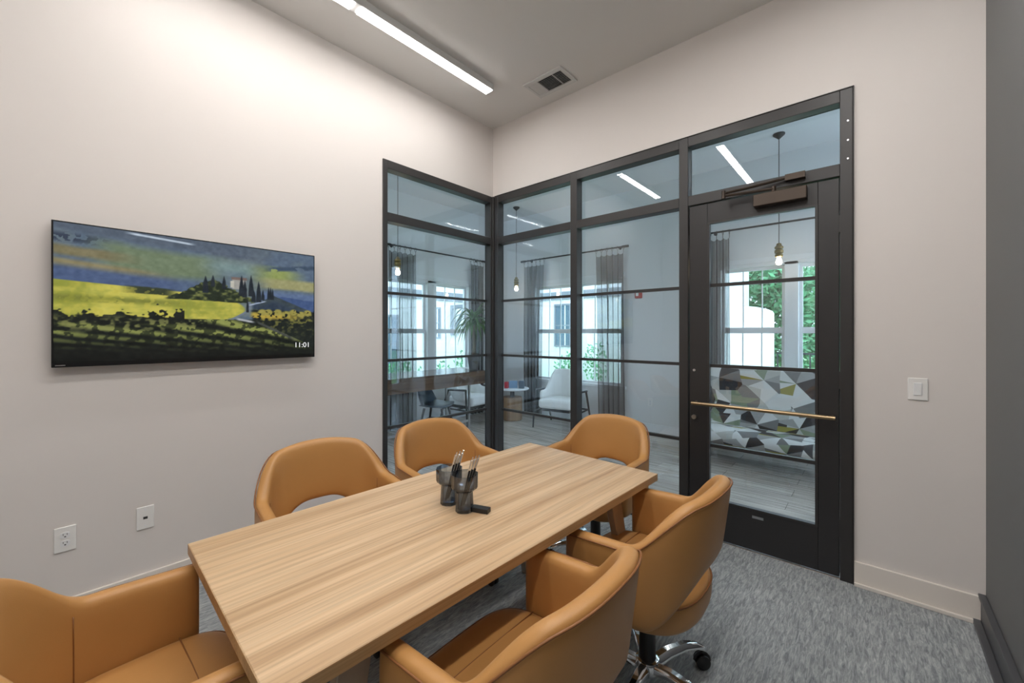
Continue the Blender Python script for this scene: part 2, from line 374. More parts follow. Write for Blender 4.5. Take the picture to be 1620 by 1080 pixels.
am = nb(); tube(am, [(2.47, -.05, 2.315), (2.20, -.10, 2.318), ], .009, 8); tube(am, [(2.20, -.10, 2.335), (2.36, -.06, 2.352), (2.56, -.035, 2.372)], .009, 8)
tube(am, [(2.20, -.10, 2.30), (2.20, -.10, 2.35)], .013, 10); tube(am, [(2.47, -.045, 2.29), (2.47, -.045, 2.33)], .014, 10)
box(am, 2.53, 2.63, -.05, -.012, 2.352, 2.388)
obj('closer_arm', am, M['bronze'], cl, smooth='auto')
obj('maker_label', boxes((2.345, 2.408, -.002, .001, .222, .238)), M['silver'], d1)
for z in (.3, 1.15, 2.05): obj('hinge', boxes((2.786, 2.796, -.014, .02, z - .05, z + .05)), M['frame'], d1)

# ---- television
def screen_image(nu, nv):
    """The landscape wallpaper shown on the screen: rolling hills, a farmhouse with cypresses, a bright field, vineyard rows."""
    rng = np.random.default_rng(3)
    def noise(u, v, fu, fv, o=4):
        out = 0; amp = 1; tot = 0
        for k in range(o):
            gx, gy = int(fu * 2 ** k) + 2, int(fv * 2 ** k) + 2
            g = rng.random((gy + 1, gx + 1)); x = u * (gx - 1); y = v * (gy - 1); i = x.astype(int); j = y.astype(int); fx = x - i; fy = y - j
            fx = fx * fx * (3 - 2 * fx); fy = fy * fy * (3 - 2 * fy)
            out = out + amp * ((g[j, i] * (1 - fx) + g[j, i + 1] * fx) * (1 - fy) + (g[j + 1, i] * (1 - fx) + g[j + 1, i + 1] * fx) * fy); tot += amp; amp *= .55
        return out / tot
    V, U = np.mgrid[0:nv, 0:nu]; U = U / (nu - 1.); V = V / (nv - 1.)
    U = np.clip(U, 0, .9999); V = np.clip(V, 0, .9999)
    n1 = noise(U, V, 5, 4); n2 = noise(U, V, 14, 10); n3 = noise(U, V, 60, 40, 2); n4 = noise(U, V, 3, 12)
    c = np.zeros((nv, nu, 3))
    def put(mask, col, soft=None):
        m = np.clip(mask, 0, 1)[..., None]; c[:] = c * (1 - m) + np.asarray(col) * m
    def edge(d, w=.006): return np.clip(d / w + .5, 0, 1)
    sm = lambda a, b, x: np.clip((x - a) / (b - a), 0, 1) ** 2 * (3 - 2 * np.clip((x - a) / (b - a), 0, 1))
    lerp = lambda a, b, t: np.asarray(a) * (1 - t[..., None]) + np.asarray(b) * t[..., None]
    # far hills (sRGB 0-255)
    c[:] = lerp((98, 112, 114), (80, 100, 124), sm(.35, .7, n1 + (1 - V) * .25))
    put(edge(V - (.93 - .10 * U + .03 * n2), .05) * (1 - sm(.6, .9, U)), (76, 90, 108))
    put(edge(.03 - abs(V - (.90 - .05 * U)), .03) * (n3 > .52) * (1 - sm(.1, .2, U)), (40, 52, 74))
    b1 = .90 - .06 * np.sin(U * 4.2) - .05 * U
    put(edge(.10 - abs(V - b1 + .05), .06) * sm(.05, .2, U) * (1 - sm(.45, .62, U)), (104, 122, 92))
    put(edge(.035 - abs(V - (.80 - .11 * U + .02 * n2)), .03) * (1 - sm(.12, .3, U)), (120, 112, 78))
    put(edge(.03 - abs(V - (.72 - .16 * U)), .03) * (1 - sm(.2, .4, U)), (132, 122, 84))
    put(edge((.70 - .13 * U) - V, .05) * (1 - sm(.33, .5, U)), (66, 86, 126))
    put(edge(.05 - abs(V - (.80 - .05 * (U - .5))), .08) * sm(.42, .6, U) * (1 - sm(.66, .75, U)), (112, 138, 138))
    put(edge(.008 - abs(V - (1.01 - .11 * U)), .006) * sm(.2, .24, U) * (1 - sm(.42, .46, U)), (176, 192, 208))
    put(edge(.07 - abs(V - (.77 - .10 * (U - .75) ** 2 * 8)), .05) * sm(.64, .80, U) * (1 - sm(.82, .98, U)), (138, 152, 78))
    put(edge(.05 - abs(V - (.70 - .02 * U)), .03) * sm(.68, .8, U), (150, 148, 98))
    put(edge(.02 - abs(V - (.84 + .25 * (U - .85))), .02) * sm(.72, .8, U) * (n2 > .42), (52, 72, 96))
    put(edge(.60 - V, .03) * sm(.66, .76, U), (84, 106, 146))
    put(edge(.012 - abs(V - .47), .01) * sm(.85, .9, U), (120, 150, 190))
    put(edge((.585 - .25 * (U - .82) - .03 * n2) - V, .01) * sm(.8, .83, U), (56, 80, 128))
    # bright field
    fy = .595 - .10 * U
    fld = lerp((200, 190, 70), (140, 146, 44), sm(.35, .65, n4 * .45 + n2 * .3 + n3 * .25))
    m = edge(fy - V) * edge(1 - np.hypot((U - .40) / .255 * (U > .40), (V - .425) / .125 * (U > .40)), .05); c[:] = c * (1 - m[..., None]) + fld * m[..., None]
    put(m * edge(.02 - abs(V - (.47 - .03 * U)), .03) * (1 - sm(.28, .5, U)) * (.4 + .6 * (n3 > .45)), (120, 124, 40))
    put(edge(.028 - abs(V - (.555 - .05 * (U - .2)) - .01 * (n2 - .5)), .01) * sm(.18, .26, U) * (1 - sm(.33, .4, U)) * (.6 + .4 * (n3 > .4)), (46, 56, 34))
    # wooded knoll
    top = .50 + .17 * np.exp(-((U - .52) / .12) ** 2) + .05 * (n2 - .5) + .03 * (n3 - .5)
    kn = lerp((30, 42, 26), (112, 118, 54), sm(.45, .75, n3 * .6 + n2 * .4)); m = edge(top - V) * edge(V - (.49 - .02 * U + .02 * n2)) * sm(.33, .36, U) * (1 - sm(.68, .71, U)); c[:] = c * (1 - m[..., None]) + kn * m[..., None]
    # house
    put(edge(.03 - abs(U - .63), .004) * edge(.045 - abs(V - .655), .006), (150, 148, 142)); put(edge(.034 - abs(U - .63), .004) * edge(.012 - abs(V - .705), .006), (112, 92, 84)); put(edge(.008 - abs(U - .60), .003) * edge(.03 - abs(V - .65), .006), (186, 182, 168))
    # dark hill on the right
    rh = .565 - abs(U - .79) * np.where(U < .79, 1.0, .72) + .008 * n3
    put(edge(rh - V) * sm(.68, .70, U), (40, 56, 76)); put(edge(rh - V) * edge(.05 - (rh - V), .04) * sm(.70, .74, U), (52, 66, 74))
    # road
    ru = .66 + .035 * np.sin((V - .3) * 9) - .10 * sm(.38, .30, V)
    put(edge(.008 - abs(U - (.675 - .9 * np.clip(.42 - V, 0, .2) * (V < .42))), .006) * edge(V - .31) * edge(.50 - V), (104, 116, 132))
    put(edge(.006 - abs(V - (.47 + .55 * (U - .675))), .006) * sm(.67, .68, U) * (1 - sm(.74, .76, U)), (150, 165, 190))
    # cypresses
    for u0, v0, h, w in ((.49, .56, .15, .012), (.52, .62, .10, .009), (.565, .60, .12, .009), (.64, .55, .19, .011), (.655, .54, .16, .01), (.683, .55, .20, .012), (.695, .5, .12, .010), (.718, .5, .20, .012), (.738, .52, .10, .008), (.765, .53, .12, .007), (.775, .53, .12, .007), (.785, .53, .11, .006), (.667, .40, .13, .006)):
        t = (V - v0) / h; put(edge(w * np.clip(1 - np.clip(t, 0, 1) ** 2.2, 0, 1) - abs(U - u0 + .002 * (n3 - .5)), .003) * (t > 0) * (t < 1), (24, 34, 44))
    # orchard right
    ob = .43 - .02 * (U - .7); m = edge(ob - V, .02) * edge(U - (.70 + .25 * np.clip(.33 - V, -.05, .3)), .02)
    oc = lerp((22, 30, 26), (110, 108, 40), sm(.5, .72, n3) * sm(.12, .38, V)); c[:] = c * (1 - m[..., None]) + oc * m[..., None]
    put(edge(.03 - abs(V - .375), .03) * sm(.67, .7, U) * (1 - sm(.8, 1., U)) * (n3 > .4), (176, 150, 48))
    for u0 in (.735, .765, .81, .85, .89, .93, .965):
        put(edge(.03 - np.hypot((U - u0) * 1.5, V - .405 + .01 * math.sin(u0 * 90)), .012) * (n3 > .35), (150, 140, 58))
    # vineyard
    vy = .325 + .015 * U - .9 * np.clip(U - .70, 0, 1)
    rows = np.clip(.5 + .6 * np.sin((V + .14 * U) * 330 / (1 + 4 * V) + 1.5 * n2), 0, 1) * (.55 + .9 * (n3 > .5))
    vc = lerp((13, 20, 16), (104, 112, 52), np.clip(rows * sm(.02, .30, V + .05 * U), 0, 1.3)); vc = vc * (.45 + .55 * sm(-.05, .25, V + .12 * U))[..., None]
    m = edge(vy - V); c[:] = c * (1 - m[..., None]) + vc * m[..., None]
    put(edge(.012 - abs(V - (.325 - .9 * (U - .70))), .01) * sm(.70, .72, U) * (1 - sm(.86, .92, U)), (66, 70, 66))
    put(edge(.010 - abs(V - (.34 - .35 * (U - .62))), .01) * sm(.61, .63, U) * (1 - sm(.68, .71, U)), (168, 172, 176))
    # dark hedge row in front of the field
    hb = .315 + (.05 + .022 * np.sin(U * 62 + 3 * n1) + .10 * (n3 - .5)) * np.where(U < .41, 1, 0) * (.75 + .6 * sm(.26, .33, U))
    put(edge(hb - V, .008) * edge(V - .285, .02) * (U < .41), (18, 24, 18))
    put(edge(.05 - abs(V - .285), .05) * (U < .5) * sm(.45, .7, n3) * .8, (120, 122, 60))
    c += ((n3 - .5) * 22)[..., None]; g = c.mean(2, keepdims=True); c = g + (c - g) * .84
    s = np.clip(c, 0, 255) / 255.
    return np.where(s <= .04045, s / 12.92, ((s + .055) / 1.055) ** 2.4)

TY0, TY1, TZ0, TZ1 = -3.019, -1.817, 1.258, 1.953
tv = thing('television', 'wall mounted flat television showing a green hillside landscape', 'television', (0, (TY0 + TY1) / 2, (TZ0 + TZ1) / 2))
tw, th = (TY1 - TY0) / 2, (TZ1 - TZ0) / 2
obj('case', boxes((.022, .058, -tw, tw, -th, th)), M['tvcase'], tv, bevel=.003)
obj('wall_bracket', boxes((0, .024, -.22, .22, -.16, .16)), M['black'], tv)
nu, nv = 420, 236
img = screen_image(nu, nv)
sw, sz0, sz1 = tw - .007, -th + .022, th - .007
me = bpy.data.meshes.new('screen')
vv = [(.0588, -sw + 2 * sw * i / (nu - 1), sz0 + (sz1 - sz0) * j / (nv - 1)) for j in range(nv) for i in range(nu)]
ff = [(j * nu + i, j * nu + i + 1, (j + 1) * nu + i + 1, (j + 1) * nu + i) for j in range(nv - 1) for i in range(nu - 1)]
me.from_pydata(vv, [], ff); ca = me.color_attributes.new('picture', 'FLOAT_COLOR', 'POINT')
ca.data.foreach_set('color', np.concatenate([img.reshape(-1, 3), np.ones((nu * nv, 1))], 1).astype(np.float32).ravel())
sm_ = mat('lit_screen', (.01, .01, .01), .22); nt = sm_.node_tree; at = nt.nodes.new('ShaderNodeVertexColor'); at.layer_name = 'picture'
nt.links.new(at.outputs[0], nt.nodes['Principled BSDF'].inputs['Emission Color']); nt.nodes['Principled BSDF'].inputs['Emission Strength'].default_value = .46
me.materials.append(sm_); so = bpy.data.objects.new('screen', me); C.objects.link(so); so.parent = tv
def text_part(name, body, size, m, parent, M4, depth=.0006):
    cu = bpy.data.curves.new(name, 'FONT'); cu.body = body; cu.size = size; cu.extrude = depth; cu.align_x = 'CENTER'; cu.align_y = 'CENTER'
    t = bpy.data.objects.new(name, cu); dg = bpy.context.evaluated_depsgraph_get(); C.objects.link(t)
    bpy.context.view_layer.update(); me = bpy.data.meshes.new_from_object(t.evaluated_get(bpy.context.evaluated_depsgraph_get()))
    bpy.data.objects.remove(t); me.materials.clear(); me.materials.append(m); me.transform(M4)
    o = bpy.data.objects.new(name, me); C.objects.link(o); o.parent = parent; return o
# text faces +x: its x axis runs along +y, its y axis along +z
TX = Matrix(((0, 0, 1, .0598), (1, 0, 0, tw - .083), (0, 1, 0, -th + .083), (0, 0, 0, 1)))
text_part('clock_text', '11:01', .046, emit('white_screen_text', (1, 1, 1), .42), so, TX)
obj('badge', boxes((.0575, .0592, -tw + .012, -tw + .045, -th + .007, -th + .012)), M['silver'], tv)

# ---- wall plates
def outlet(name, label, loc, facing, group=None, small=False):
    """A plate lying in its own xz plane, facing local -y."""
    t = thing(name, label, 'outlet', loc, facing, group)
    w, h = (.037, .060) if not small else (.036, .059)
    obj('plate', boxes((-w, w, -.007, 0, -h, h)), M['plate'], t, bevel=.004)
    for dz in (.0195, -.0195):
        bm = nb(); rings = []
        for y in (-.006, -.0095):
            rings.append([(.0165 * max(-1, min(1, 1.25 * math.cos(a))), y, dz + .0145 * math.sin(a)) for a in [2 * PI * k / 24 for k in range(24)]])
        loft(bm, rings); s = obj('receptacle', bm, M['white'], t, smooth='auto')
        for b_ in ((-.0075, -.0055, -.0100, -.009, dz, dz + .009), (.0055, .0075, -.0100, -.009, dz, dz + .009), (-.003, .003, -.0100, -.009, dz - .009, dz - .004)): obj('slot', boxes(b_), M['slot'], s)
    return t
outlet('wall_outlet', 'white two socket power outlet low under the television', (0, -2.974, .424), PI / 2)
t = thing('data_plate', 'white blank wall plate with one small data jack', 'wall plate', (0, -2.683, .430), PI / 2)
obj('plate', boxes((-.036, .036, -.007, 0, -.060, .060)), M['plate'], t, bevel=.004)
obj('jack', boxes((-.009, .009, -.0078, -.006, -.007, .006)), M['slot'], t)
for z in (.042, -.042): obj('screw', tube(nb(), [(0, -.006, z), (0, -.0078, z)], .004, 10), M['white'], t)
t = thing('light_switch', 'white square light switch between the door and charcoal wall', 'switch', (3.109, 0, 1.127))
obj('plate', boxes((-.038, .038, -.007, 0, -.058, .058)), M['plate'], t, bevel=.004)
rk = obj('rocker', boxes((-.016, .016, -.011, -.006, -.033, .033)), M['white'], t, bevel=.002)
obj('slider', boxes((.009, .012, -.013, -.010, -.02, .02)), M['plate'], rk)

# ---- ceiling fittings
def ceil_light(label, x, y0, L=1.165, gap=.05, n=2, m='light'):
    t = thing('ceiling_light', label, 'ceiling light', (x, y0, H), 0, 'linear ceiling lights of the meeting room')
    tot = n * L + (n - 1) * gap
    obj('housing', boxes((-.045, .045, -tot - .012, .012, -.052, 0)), M['lighthouse'], t, bevel=.002, seg=1)
    for k in range(n):
        y1 = -k * (L + gap)
        obj('diffuser', boxes((-.036, .036, y1 - L, y1, -.058, -.0525)), M[m], t)
    return t
ceil_light('lit linear ceiling light near the television wall beside the vent', .497, -.56, m='light_near')
ceil_light('lit linear ceiling light over the table, mirrored in the transom above the door', 1.68, -1.17)
ceil_light('lit linear ceiling light nearest the charcoal wall, with an added fill module behind the viewer', 2.89, -.72, n=3)  # third diffuser is an unseen addition that brightens the chair backs
t = thing('ceiling_vent', 'grey white ceiling air vent with dark slots', 'vent', (.91, -.255, H))
obj('frame', boxes((-.19, .19, -.125, -.085, -.012, 0), (-.19, .19, .085, .125, -.012, 0), (-.19, -.165, -.085, .085, -.012, 0), (.16, .19, -.085, .085, -.012, 0), (-.075, -.068, -.085, .085, -.012, 0), (.075, .082, -.085, .085, -.012, 0)), M['lighthouse'], t, bevel=.002, seg=1)
obj('duct_back', boxes((-.165, .16, -.085, .085, -.003, 0)), M['slot'], t)
bm = nb()
def slat(bm, x0, x1, y, tilt, along='x'):
    w = .008
    if along == 'x':
        rings = [[(x, y - w * math.cos(tilt), -.008 - w * math.sin(tilt) * .5), (x, y + w * math.cos(tilt), -.008 + w * math.sin(tilt) * .5), (x, y + w * math.cos(tilt), -.0065 + w * math.sin(tilt) * .5), (x, y - w * math.cos(tilt), -.0065 - w * math.sin(tilt) * .5)] for x in (x0, x1)]
    else:
        rings = [[(y - w, v, -.0095), (y + w, v, -.006), (y + w, v, -.0045), (y - w, v, -.008)] for v in (x0, x1)]
    loft(bm, rings)
for k in range(10): slat(bm, -.068, .075, -.078 + k * .0173, 1.1); slat(bm, .082, .16, -.078 + k * .0173, 1.2)
for k in range(6): slat(bm, -.085, .085, -.156 + k * .0155, 0, 'y')
obj('louvers', bm, M['lighthouse'], t)

# ------------------------------------------------------------------ conference table
TC = Vector((1.708, -1.893, 0)); TA = R(-1.9)
tb = thing('conference_table', 'rectangular light oak conference table in the middle of the room', 'table', TC, TA)
obj('tabletop', boxes((-.412, .412, -.845, .845, .704, .737)), [M['table']], tb, bevel=.0015, seg=1)
eb = boxes((-.4132, -.412, -.845, .845, .7045, .7355), (.412, .4132, -.845, .845, .7045, .7355), (-.412, .412, .845, .8462, .7045, .7355), (-.412, .412, -.8462, -.845, .7045, .7355))
obj('edge_band', eb, M['edge'], tb)
for sx in (-1, 1):
    for sy in (-1, 1):
        bm = nb()
        tx, ty, fx, fy = sx * .29, sy * .62, sx * .35, sy * .74
        loft(bm, [[(fx - .016, fy - .022, 0), (fx + .016, fy - .022, 0), (fx + .016, fy + .022, 0), (fx - .016, fy + .022, 0)],
                  [(tx - .018, ty - .045, .68), (tx + .018, ty - .045, .68), (tx + .018, ty + .045, .68), (tx - .018, ty + .045, .68)]])
        obj('leg', bm, M['tleg'], tb, bevel=.003, seg=1)
obj('under_frame', boxes((-.30, -.26, -.66, .66, .665, .704), (.26, .30, -.66, .66, .665, .704), (-.26, .26, -.66, -.62, .665, .704), (-.26, .26, .62, .66, .665, .704)), M['tleg'], tb)

# ------------------------------------------------------------------ conference chairs
def chair_profile(ztop_arm=.69, ztop_back=.874):
    a, b, n = .283, .198, 2.4
    yj, yf = -.02, .182
    P = []
    for k in range(7):                               # left arm, front to joint
        y = yf + (yj - yf) * k / 7; P.append((-a, y, 0., (-1, 0)))
    K = 40
    for k in range(K + 1):
        th_ = PI * k / K; cx, sx = math.cos(th_), math.sin(th_)
        x = -a * math.copysign(abs(cx) ** (2 / n), cx); y = yj - b * abs(sx) ** (2 / n)
        w = min(th_, PI - th_)
        nx, ny = (-math.copysign(abs(cx) ** (2 - 2 / n), cx) / a, -abs(sx) ** (2 - 2 / n) / b); l = math.hypot(nx, ny) or 1
        P.append((x, y, w, (nx / l, ny / l)))
    for k in range(1, 8):
        y = yj + (yf - yj) * k / 7; P.append((a, y, 0., (1, 0)))
    return P, ztop_arm, ztop_back

def sstep(a, b, x): x = max(0, min(1, (x - a) / (b - a))); return x * x * (3 - 2 * x)

def make_chair():
    t = thing('conference_chair', 'x', 'chair', (0, 0, 0), 0, 'tan leather conference chairs around the oak table')
    P, za, zb = chair_profile()
    rings = []; pipe = []; seamL = []; seamR = []
    for i, (x, y, w, n) in enumerate(P):
        up = .86 * sstep(R(5), R(58), w) + .14 * sstep(R(40), R(90), w); s = math.sin(w) if w else 0.
        front = max(0, (y + .02) / .202) if w == 0 else 0
        zt = za + (zb - za) * up - .012 * front
        zl = .415 + .168 * sstep(R(20), R(84), w)
        th2 = .0285 if w else .0285
        flare = .052 * up
        def pt(off, z, f=None):
            fl = flare * max(0, (z - .5) / .385)
            return (x + n[0] * (off + fl * .6), y + n[1] * (off + fl), z)
        h = zt - zl; r = .018
        ring = [pt(th2 * .55, zl), pt(th2, zl + r), pt(th2, zl + h * .35), pt(th2, zl + h * .7), pt(th2 * 1.0, zt - r), pt(th2 * .6, zt),
                pt(-th2 * .6, zt), pt(-th2, zt - r), pt(-th2, zl + h * .7), pt(-th2, zl + h * .35), pt(-th2, zl + r), pt(-th2 * .55, zl)]
        rings.append(ring); pipe.append(pt(th2 * 1.0, zt - .012))
        if i == 11: seamL = [pt(-th2 - .0005, zl + (zt - zl) * q / 6) for q in range(7)]
    bm = nb()
    # rounded arm fronts: one shrunken ring beyond each end
    def cap_ring(r, dy, k):
        c = [sum(p[j] for p in r) / len(r) for j in range(3)]
        return [(c[0] + (p[0] - c[0]) * k, p[1] + dy, c[2] + (p[2] - c[2]) * (1 - (1 - k) * .12)) for p in r]
    rings = [cap_ring(rings[0], .011, .62)] + rings + [cap_ring(rings[-1], .011, .62)]
    loft(bm, rings)
    sh = obj('backrest', bm, M['leather'], t, smooth=True, sub=1)
    bm = nb(); tube(bm, pipe, .0032, 6); obj('piping', bm, M['stitch'], sh, smooth=True)
    for sgn in (1, -1):
        bm = nb(); tube(bm, [(p[0] * sgn, p[1], p[2]) for p in seamL[:-1]], .0016, 5); obj('seam', bm, M['stitch'], sh, smooth=True)
    # seat cushion
    def plan(k, z, dy=0.):
        ring = []
        for q in range(48):
            a = 2 * PI * q / 48; cx, sx = math.cos(a), math.sin(a); n = 4.2 if sx > 0 else 2.5
            ring.append((.256 * k * math.copysign(abs(cx) ** (2 / n), cx), (.265 if sx > 0 else .226) * k * math.copysign(abs(sx) ** (2 / n), sx) + dy, z))
        return ring
    bm = nb(); loft(bm, [plan(.84, .365), plan(.93, .37), plan(.985, .395), plan(1, .43), plan(1., .462), plan(.985, .475), plan(.95, .484), plan(.8, .489), plan(.5, .492), plan(.15, .493)])
    se = obj('seat', bm, M['leather'], t, smooth=True, sub=1)
    bm = nb(); tube(bm, plan(.992, .472) + plan(.992, .472)[:1], .0032, 6); obj('piping', bm, M['stitch'], se, smooth=True)
    bm = nb(); tube(bm, [(x, .135 + .004 * math.cos(x * 6), .4905) for x in np.linspace(-.235, .235, 12)], .002, 5); obj('seam', bm, M['stitch'], se, smooth=True)
    # mechanism, gas column and base
    obj('mechanism', boxes((-.075, .075, -.11, .11, .335, .368)), M['black'], t, bevel=.01)
    bm = nb(); lathe(bm, [(.033, .075), (.034, .09), (.031, .2), (.03, .285), (.0275, .287), (.027, .34)], 20); obj('gas_column', bm, M['black'], t, smooth='auto')
    bm = nb(); lathe(bm, [(.045, .062), (.052, .07), (.052, .095), (.045, .112), (.036, .116)], 24); obj('hub', bm, M['chrome'], t, smooth='auto')
    for k in range(5):
        a = 2 * PI * k / 5 + R(60 - 90 + 0)
        ca_, sa = math.cos(a), math.sin(a)
        rg = []
        for r_, z, w_, h_ in ((.035, .088, .026, .020), (.10, .108, .024, .018), (.18, .115, .021, .015), (.24, .103, .019, .013), (.276, .086, .017, .012), (.286, .08, .012, .008)):
            rg.append([(r_ * ca_ - sa * o * w_, r_ * sa + ca_ * o * w_, z + zz * h_) for o, zz in ((-1, -.6), (-.85, .5), (-.45, 1), (.45, 1), (.85, .5), (1, -.6), (.4, -1), (-.4, -1))])
        bm = nb(); loft(bm, rg); ar = obj('base_leg', bm, M['chrome'], t, smooth='auto')
        cx, cy = .276 * ca_, .276 * sa; bm = nb(); b2 = a + R(70)
        ax = Vector((math.cos(b2), math.sin(b2), 0))
        for s in (-1, 1):
            c0 = Vector((cx, cy, .029)); tube(bm, [c0 + ax * s * .005, c0 + ax * s * .009, c0 + ax * s * .02, c0 + ax * s * .024], [.026, .029, .029, .022], 18)
        tube(bm, [(cx, cy, .03), (cx, cy, .08)], .007, 8)
        hood = []
        for q in range(7):
            an = PI * q / 6; d = Vector((-ax.y, ax.x, 0)); hood.append(Vector((cx, cy, .03)) + d * math.cos(an) * .031 + Vector((0, 0, 1)) * math.sin(an) * .031)
        tube(bm, hood, .007, 8)
        obj('caster', bm, M['black'], ar, smooth='auto')
    return t

ch0 = make_chair()
spots = [  # x, y, heading (0 faces +y), label
    (1.585, -2.895, 0, 'tan leather swivel chair at the near end of the table, below the wall outlet'),
    (1.04, -2.14, R(-97), 'tan leather swivel chair on the television side, closer to the television'),
    (1.06, -1.45, R(-96), 'tan leather swivel chair on the television side, in front of the glass corner'),
    (1.635, -.765, R(178), 'tan leather swivel chair at the far end of the table facing the viewer'),
    (2.25, -1.42, R(90), 'tan leather swivel chair nearest the glass door, its chrome base in view'),
    (2.224, -2.185, R(91), 'tan leather swivel chair with its back to the viewer, second from the glass door'),
]
for i, (x, y, rz, lab) in enumerate(spots):
    if i == 0: ch0.location = (x, y, 0); ch0.rotation_euler = (0, 0, rz); ch0['label'] = lab
    else: dup(ch0, (x, y, 0), rz, lab)

# ------------------------------------------------------------------ on the table
def make_cup(loc, label):
    t = thing('smoked_glass_cup', label, 'cup', loc, 0, 'smoked glass pen cups on the table')
    n = 24; bm = nb(); prof = [(.034, 0), (.0345, .004), (.031, .072), (.033, .078), (.047, .088), (.050, .096), (.0505, .142), (.0475, .142), (.047, .098), (.044, .091), (.029, .081), (.0275, .076), (.030, .012), (.008, .010)]
    rings = [[(r * (1 + (.045 if k % 2 == 0 else 0)) * math.cos(2 * PI * k / n), r * (1 + (.045 if k % 2 == 0 else 0)) * math.sin(2 * PI * k / n), z) for k in range(n)] for r, z in prof]
    loft(bm, rings)
    obj('bowl', bm, M['smoke'], t); return t
cups = [((1.754, -1.961, .737), 'smoked glass pen cup in front, beside the black box'), ((1.655, -1.955, .737), 'smoked glass pen cup behind its twin, on the television side')]
pend = Vector((math.cos(R(41.5)), math.sin(R(41.5)), 0))   # the pens lean this way
side = Vector((-pend.y, pend.x, 0))
pn0 = None; pk = 0
plabs = ['leftmost of the three black and silver pens in the front cup', 'middle of the three black and silver pens in the front cup', 'rightmost of the three black and silver pens in the front cup',
         'leftmost of the three black and silver pens in the rear cup', 'middle of the three black and silver pens in the rear cup', 'rightmost of the three black and silver pens in the rear cup']
for ci, (loc, lab) in enumerate(cups):
    make_cup(loc, lab)
    for k in range(3):
        if pn0 is None:
            p = thing('pen', 'x', 'pen', (0, 0, 0), 0, 'pens standing in the smoked glass cups')
            bm = nb(); lathe(bm, [(.0012, 0), (.0038, .012), (.004, .150)], 12); obj('barrel', bm, M['black'], p, smooth='auto')
            bm = nb(); lathe(bm, [(.0042, .150), (.0042, .188), (.0026, .189), (.0026, .202)], 12); box(bm, -.0012, .0012, .0038, .0062, .142, .19); o = obj('clip', bm, M['chrome'], p, smooth='auto'); o['label'] = 'silver end with clip'
            pn0 = p
        else: p = dup(pn0, (0, 0, 0), 0, 'x')
        p['label'] = plabs[pk]; pk += 1
        foot = Vector(loc) + Vector((0, 0, .0145)) - pend * (.014 - .004 * k) + side * (.011 * (k - 1))
        head = Vector(loc) + Vector((0, 0, .142)) + pend * (.017 + .009 * k) + side * (.016 * (k - 1))
        d = (head - foot).normalized(); p.location = foot; p.rotation_euler = d.to_track_quat('Z', 'Y').to_euler()
o = obj('eraser_box', boxes((-.036, .036, -.016, .016, 0, .018)), M['black'], bevel=.002, loc=(1.808, -1.928, .737), rotz=R(20)); tag(o, 'small flat black box lying beside the front pen cup', 'box')

# ------------------------------------------------------------------ lounge walls and windows
WZ0, WZ1 = .62, 2.25
def window(name, label, plane, units):
    """plane: 'back' (wall y=B) or 'left' (wall x=A); units: list of (a,b) along the wall."""
    def bx(a, b, d0, d1, z0, z1): return (a, b, B + d0, B + d1, z0, z1) if plane == 'back' else (A - d1, A - d0, a, b, z0, z1)
    t = thing(name, label, 'window', (0, 0, 0), kind='structure')
    a0, b1 = units[0][0], units[-1][1]
    fr = boxes(bx(a0 - .05, a0, .0, .15, WZ0, WZ1), bx(b1, b1 + .05, .0, .15, WZ0, WZ1), bx(a0 - .05, b1 + .05, .0, .15, WZ1 - .03, WZ1 + .04), bx(a0 - .08, b1 + .08, -.03, .15, WZ0 - .03, WZ0 + .012), bx(a0 - .06, b1 + .06, -.012, .0, WZ1 + .012, WZ1 + .075))
    for (x, a), (b, y) in zip(units[:-1], units[1:]): box(fr, *bx(a, b, .0, .15, WZ0, WZ1))
    obj('frame', fr, M['white'], t, bevel=.002, seg=1)
    zm = 1.455
    for a, b in units:
        for z0, z1, dd in ((WZ0 + .012, zm, .05), (zm, WZ1 - .03, .075)):
            sb = boxes(bx(a, a + .035, dd, dd + .03, z0, z1), bx(b - .035, b, dd, dd + .03, z0, z1), bx(a + .035, b - .035, dd, dd + .03, z0, z0 + .035), bx(a + .035, b - .035, dd, dd + .03, z1 - .035, z1))
            for k in (1, 2):
                c = a + .035 + (b - a - .07) * k / 3; box(sb, *bx(c - .006, c + .006, dd + .006, dd + .024, z0 + .035, z1 - .035))
            s = obj('sash', sb, M['white'], t)
            obj('pane', boxes(bx(a + .03, b - .03, dd + .012, dd + .018, z0 + .03, z1 - .03)), M['winglass'], s)
    return t
UA = [(.22, .92), (1.09, 1.79)]
UA0 = [(-1.9, -1.2), (-1.03, -.33)]
UB = [(-1.53, -.775), (-.64, .115)]
UC = [(1.478, 2.16), (2.293, 2.975)]
window('window_3', 'white sash window on the lounge wall above the wooden counter', 'left', UA)
window('window_4', 'white sash window behind the cream armchair', 'back', UB)
window('window_5', 'white sash window behind the patterned sofa', 'back', UC)
window('added_window_6', 'unseen white sash window added for daylight behind the television wall', 'left', UA0)  # out of view, added only to bring in more light

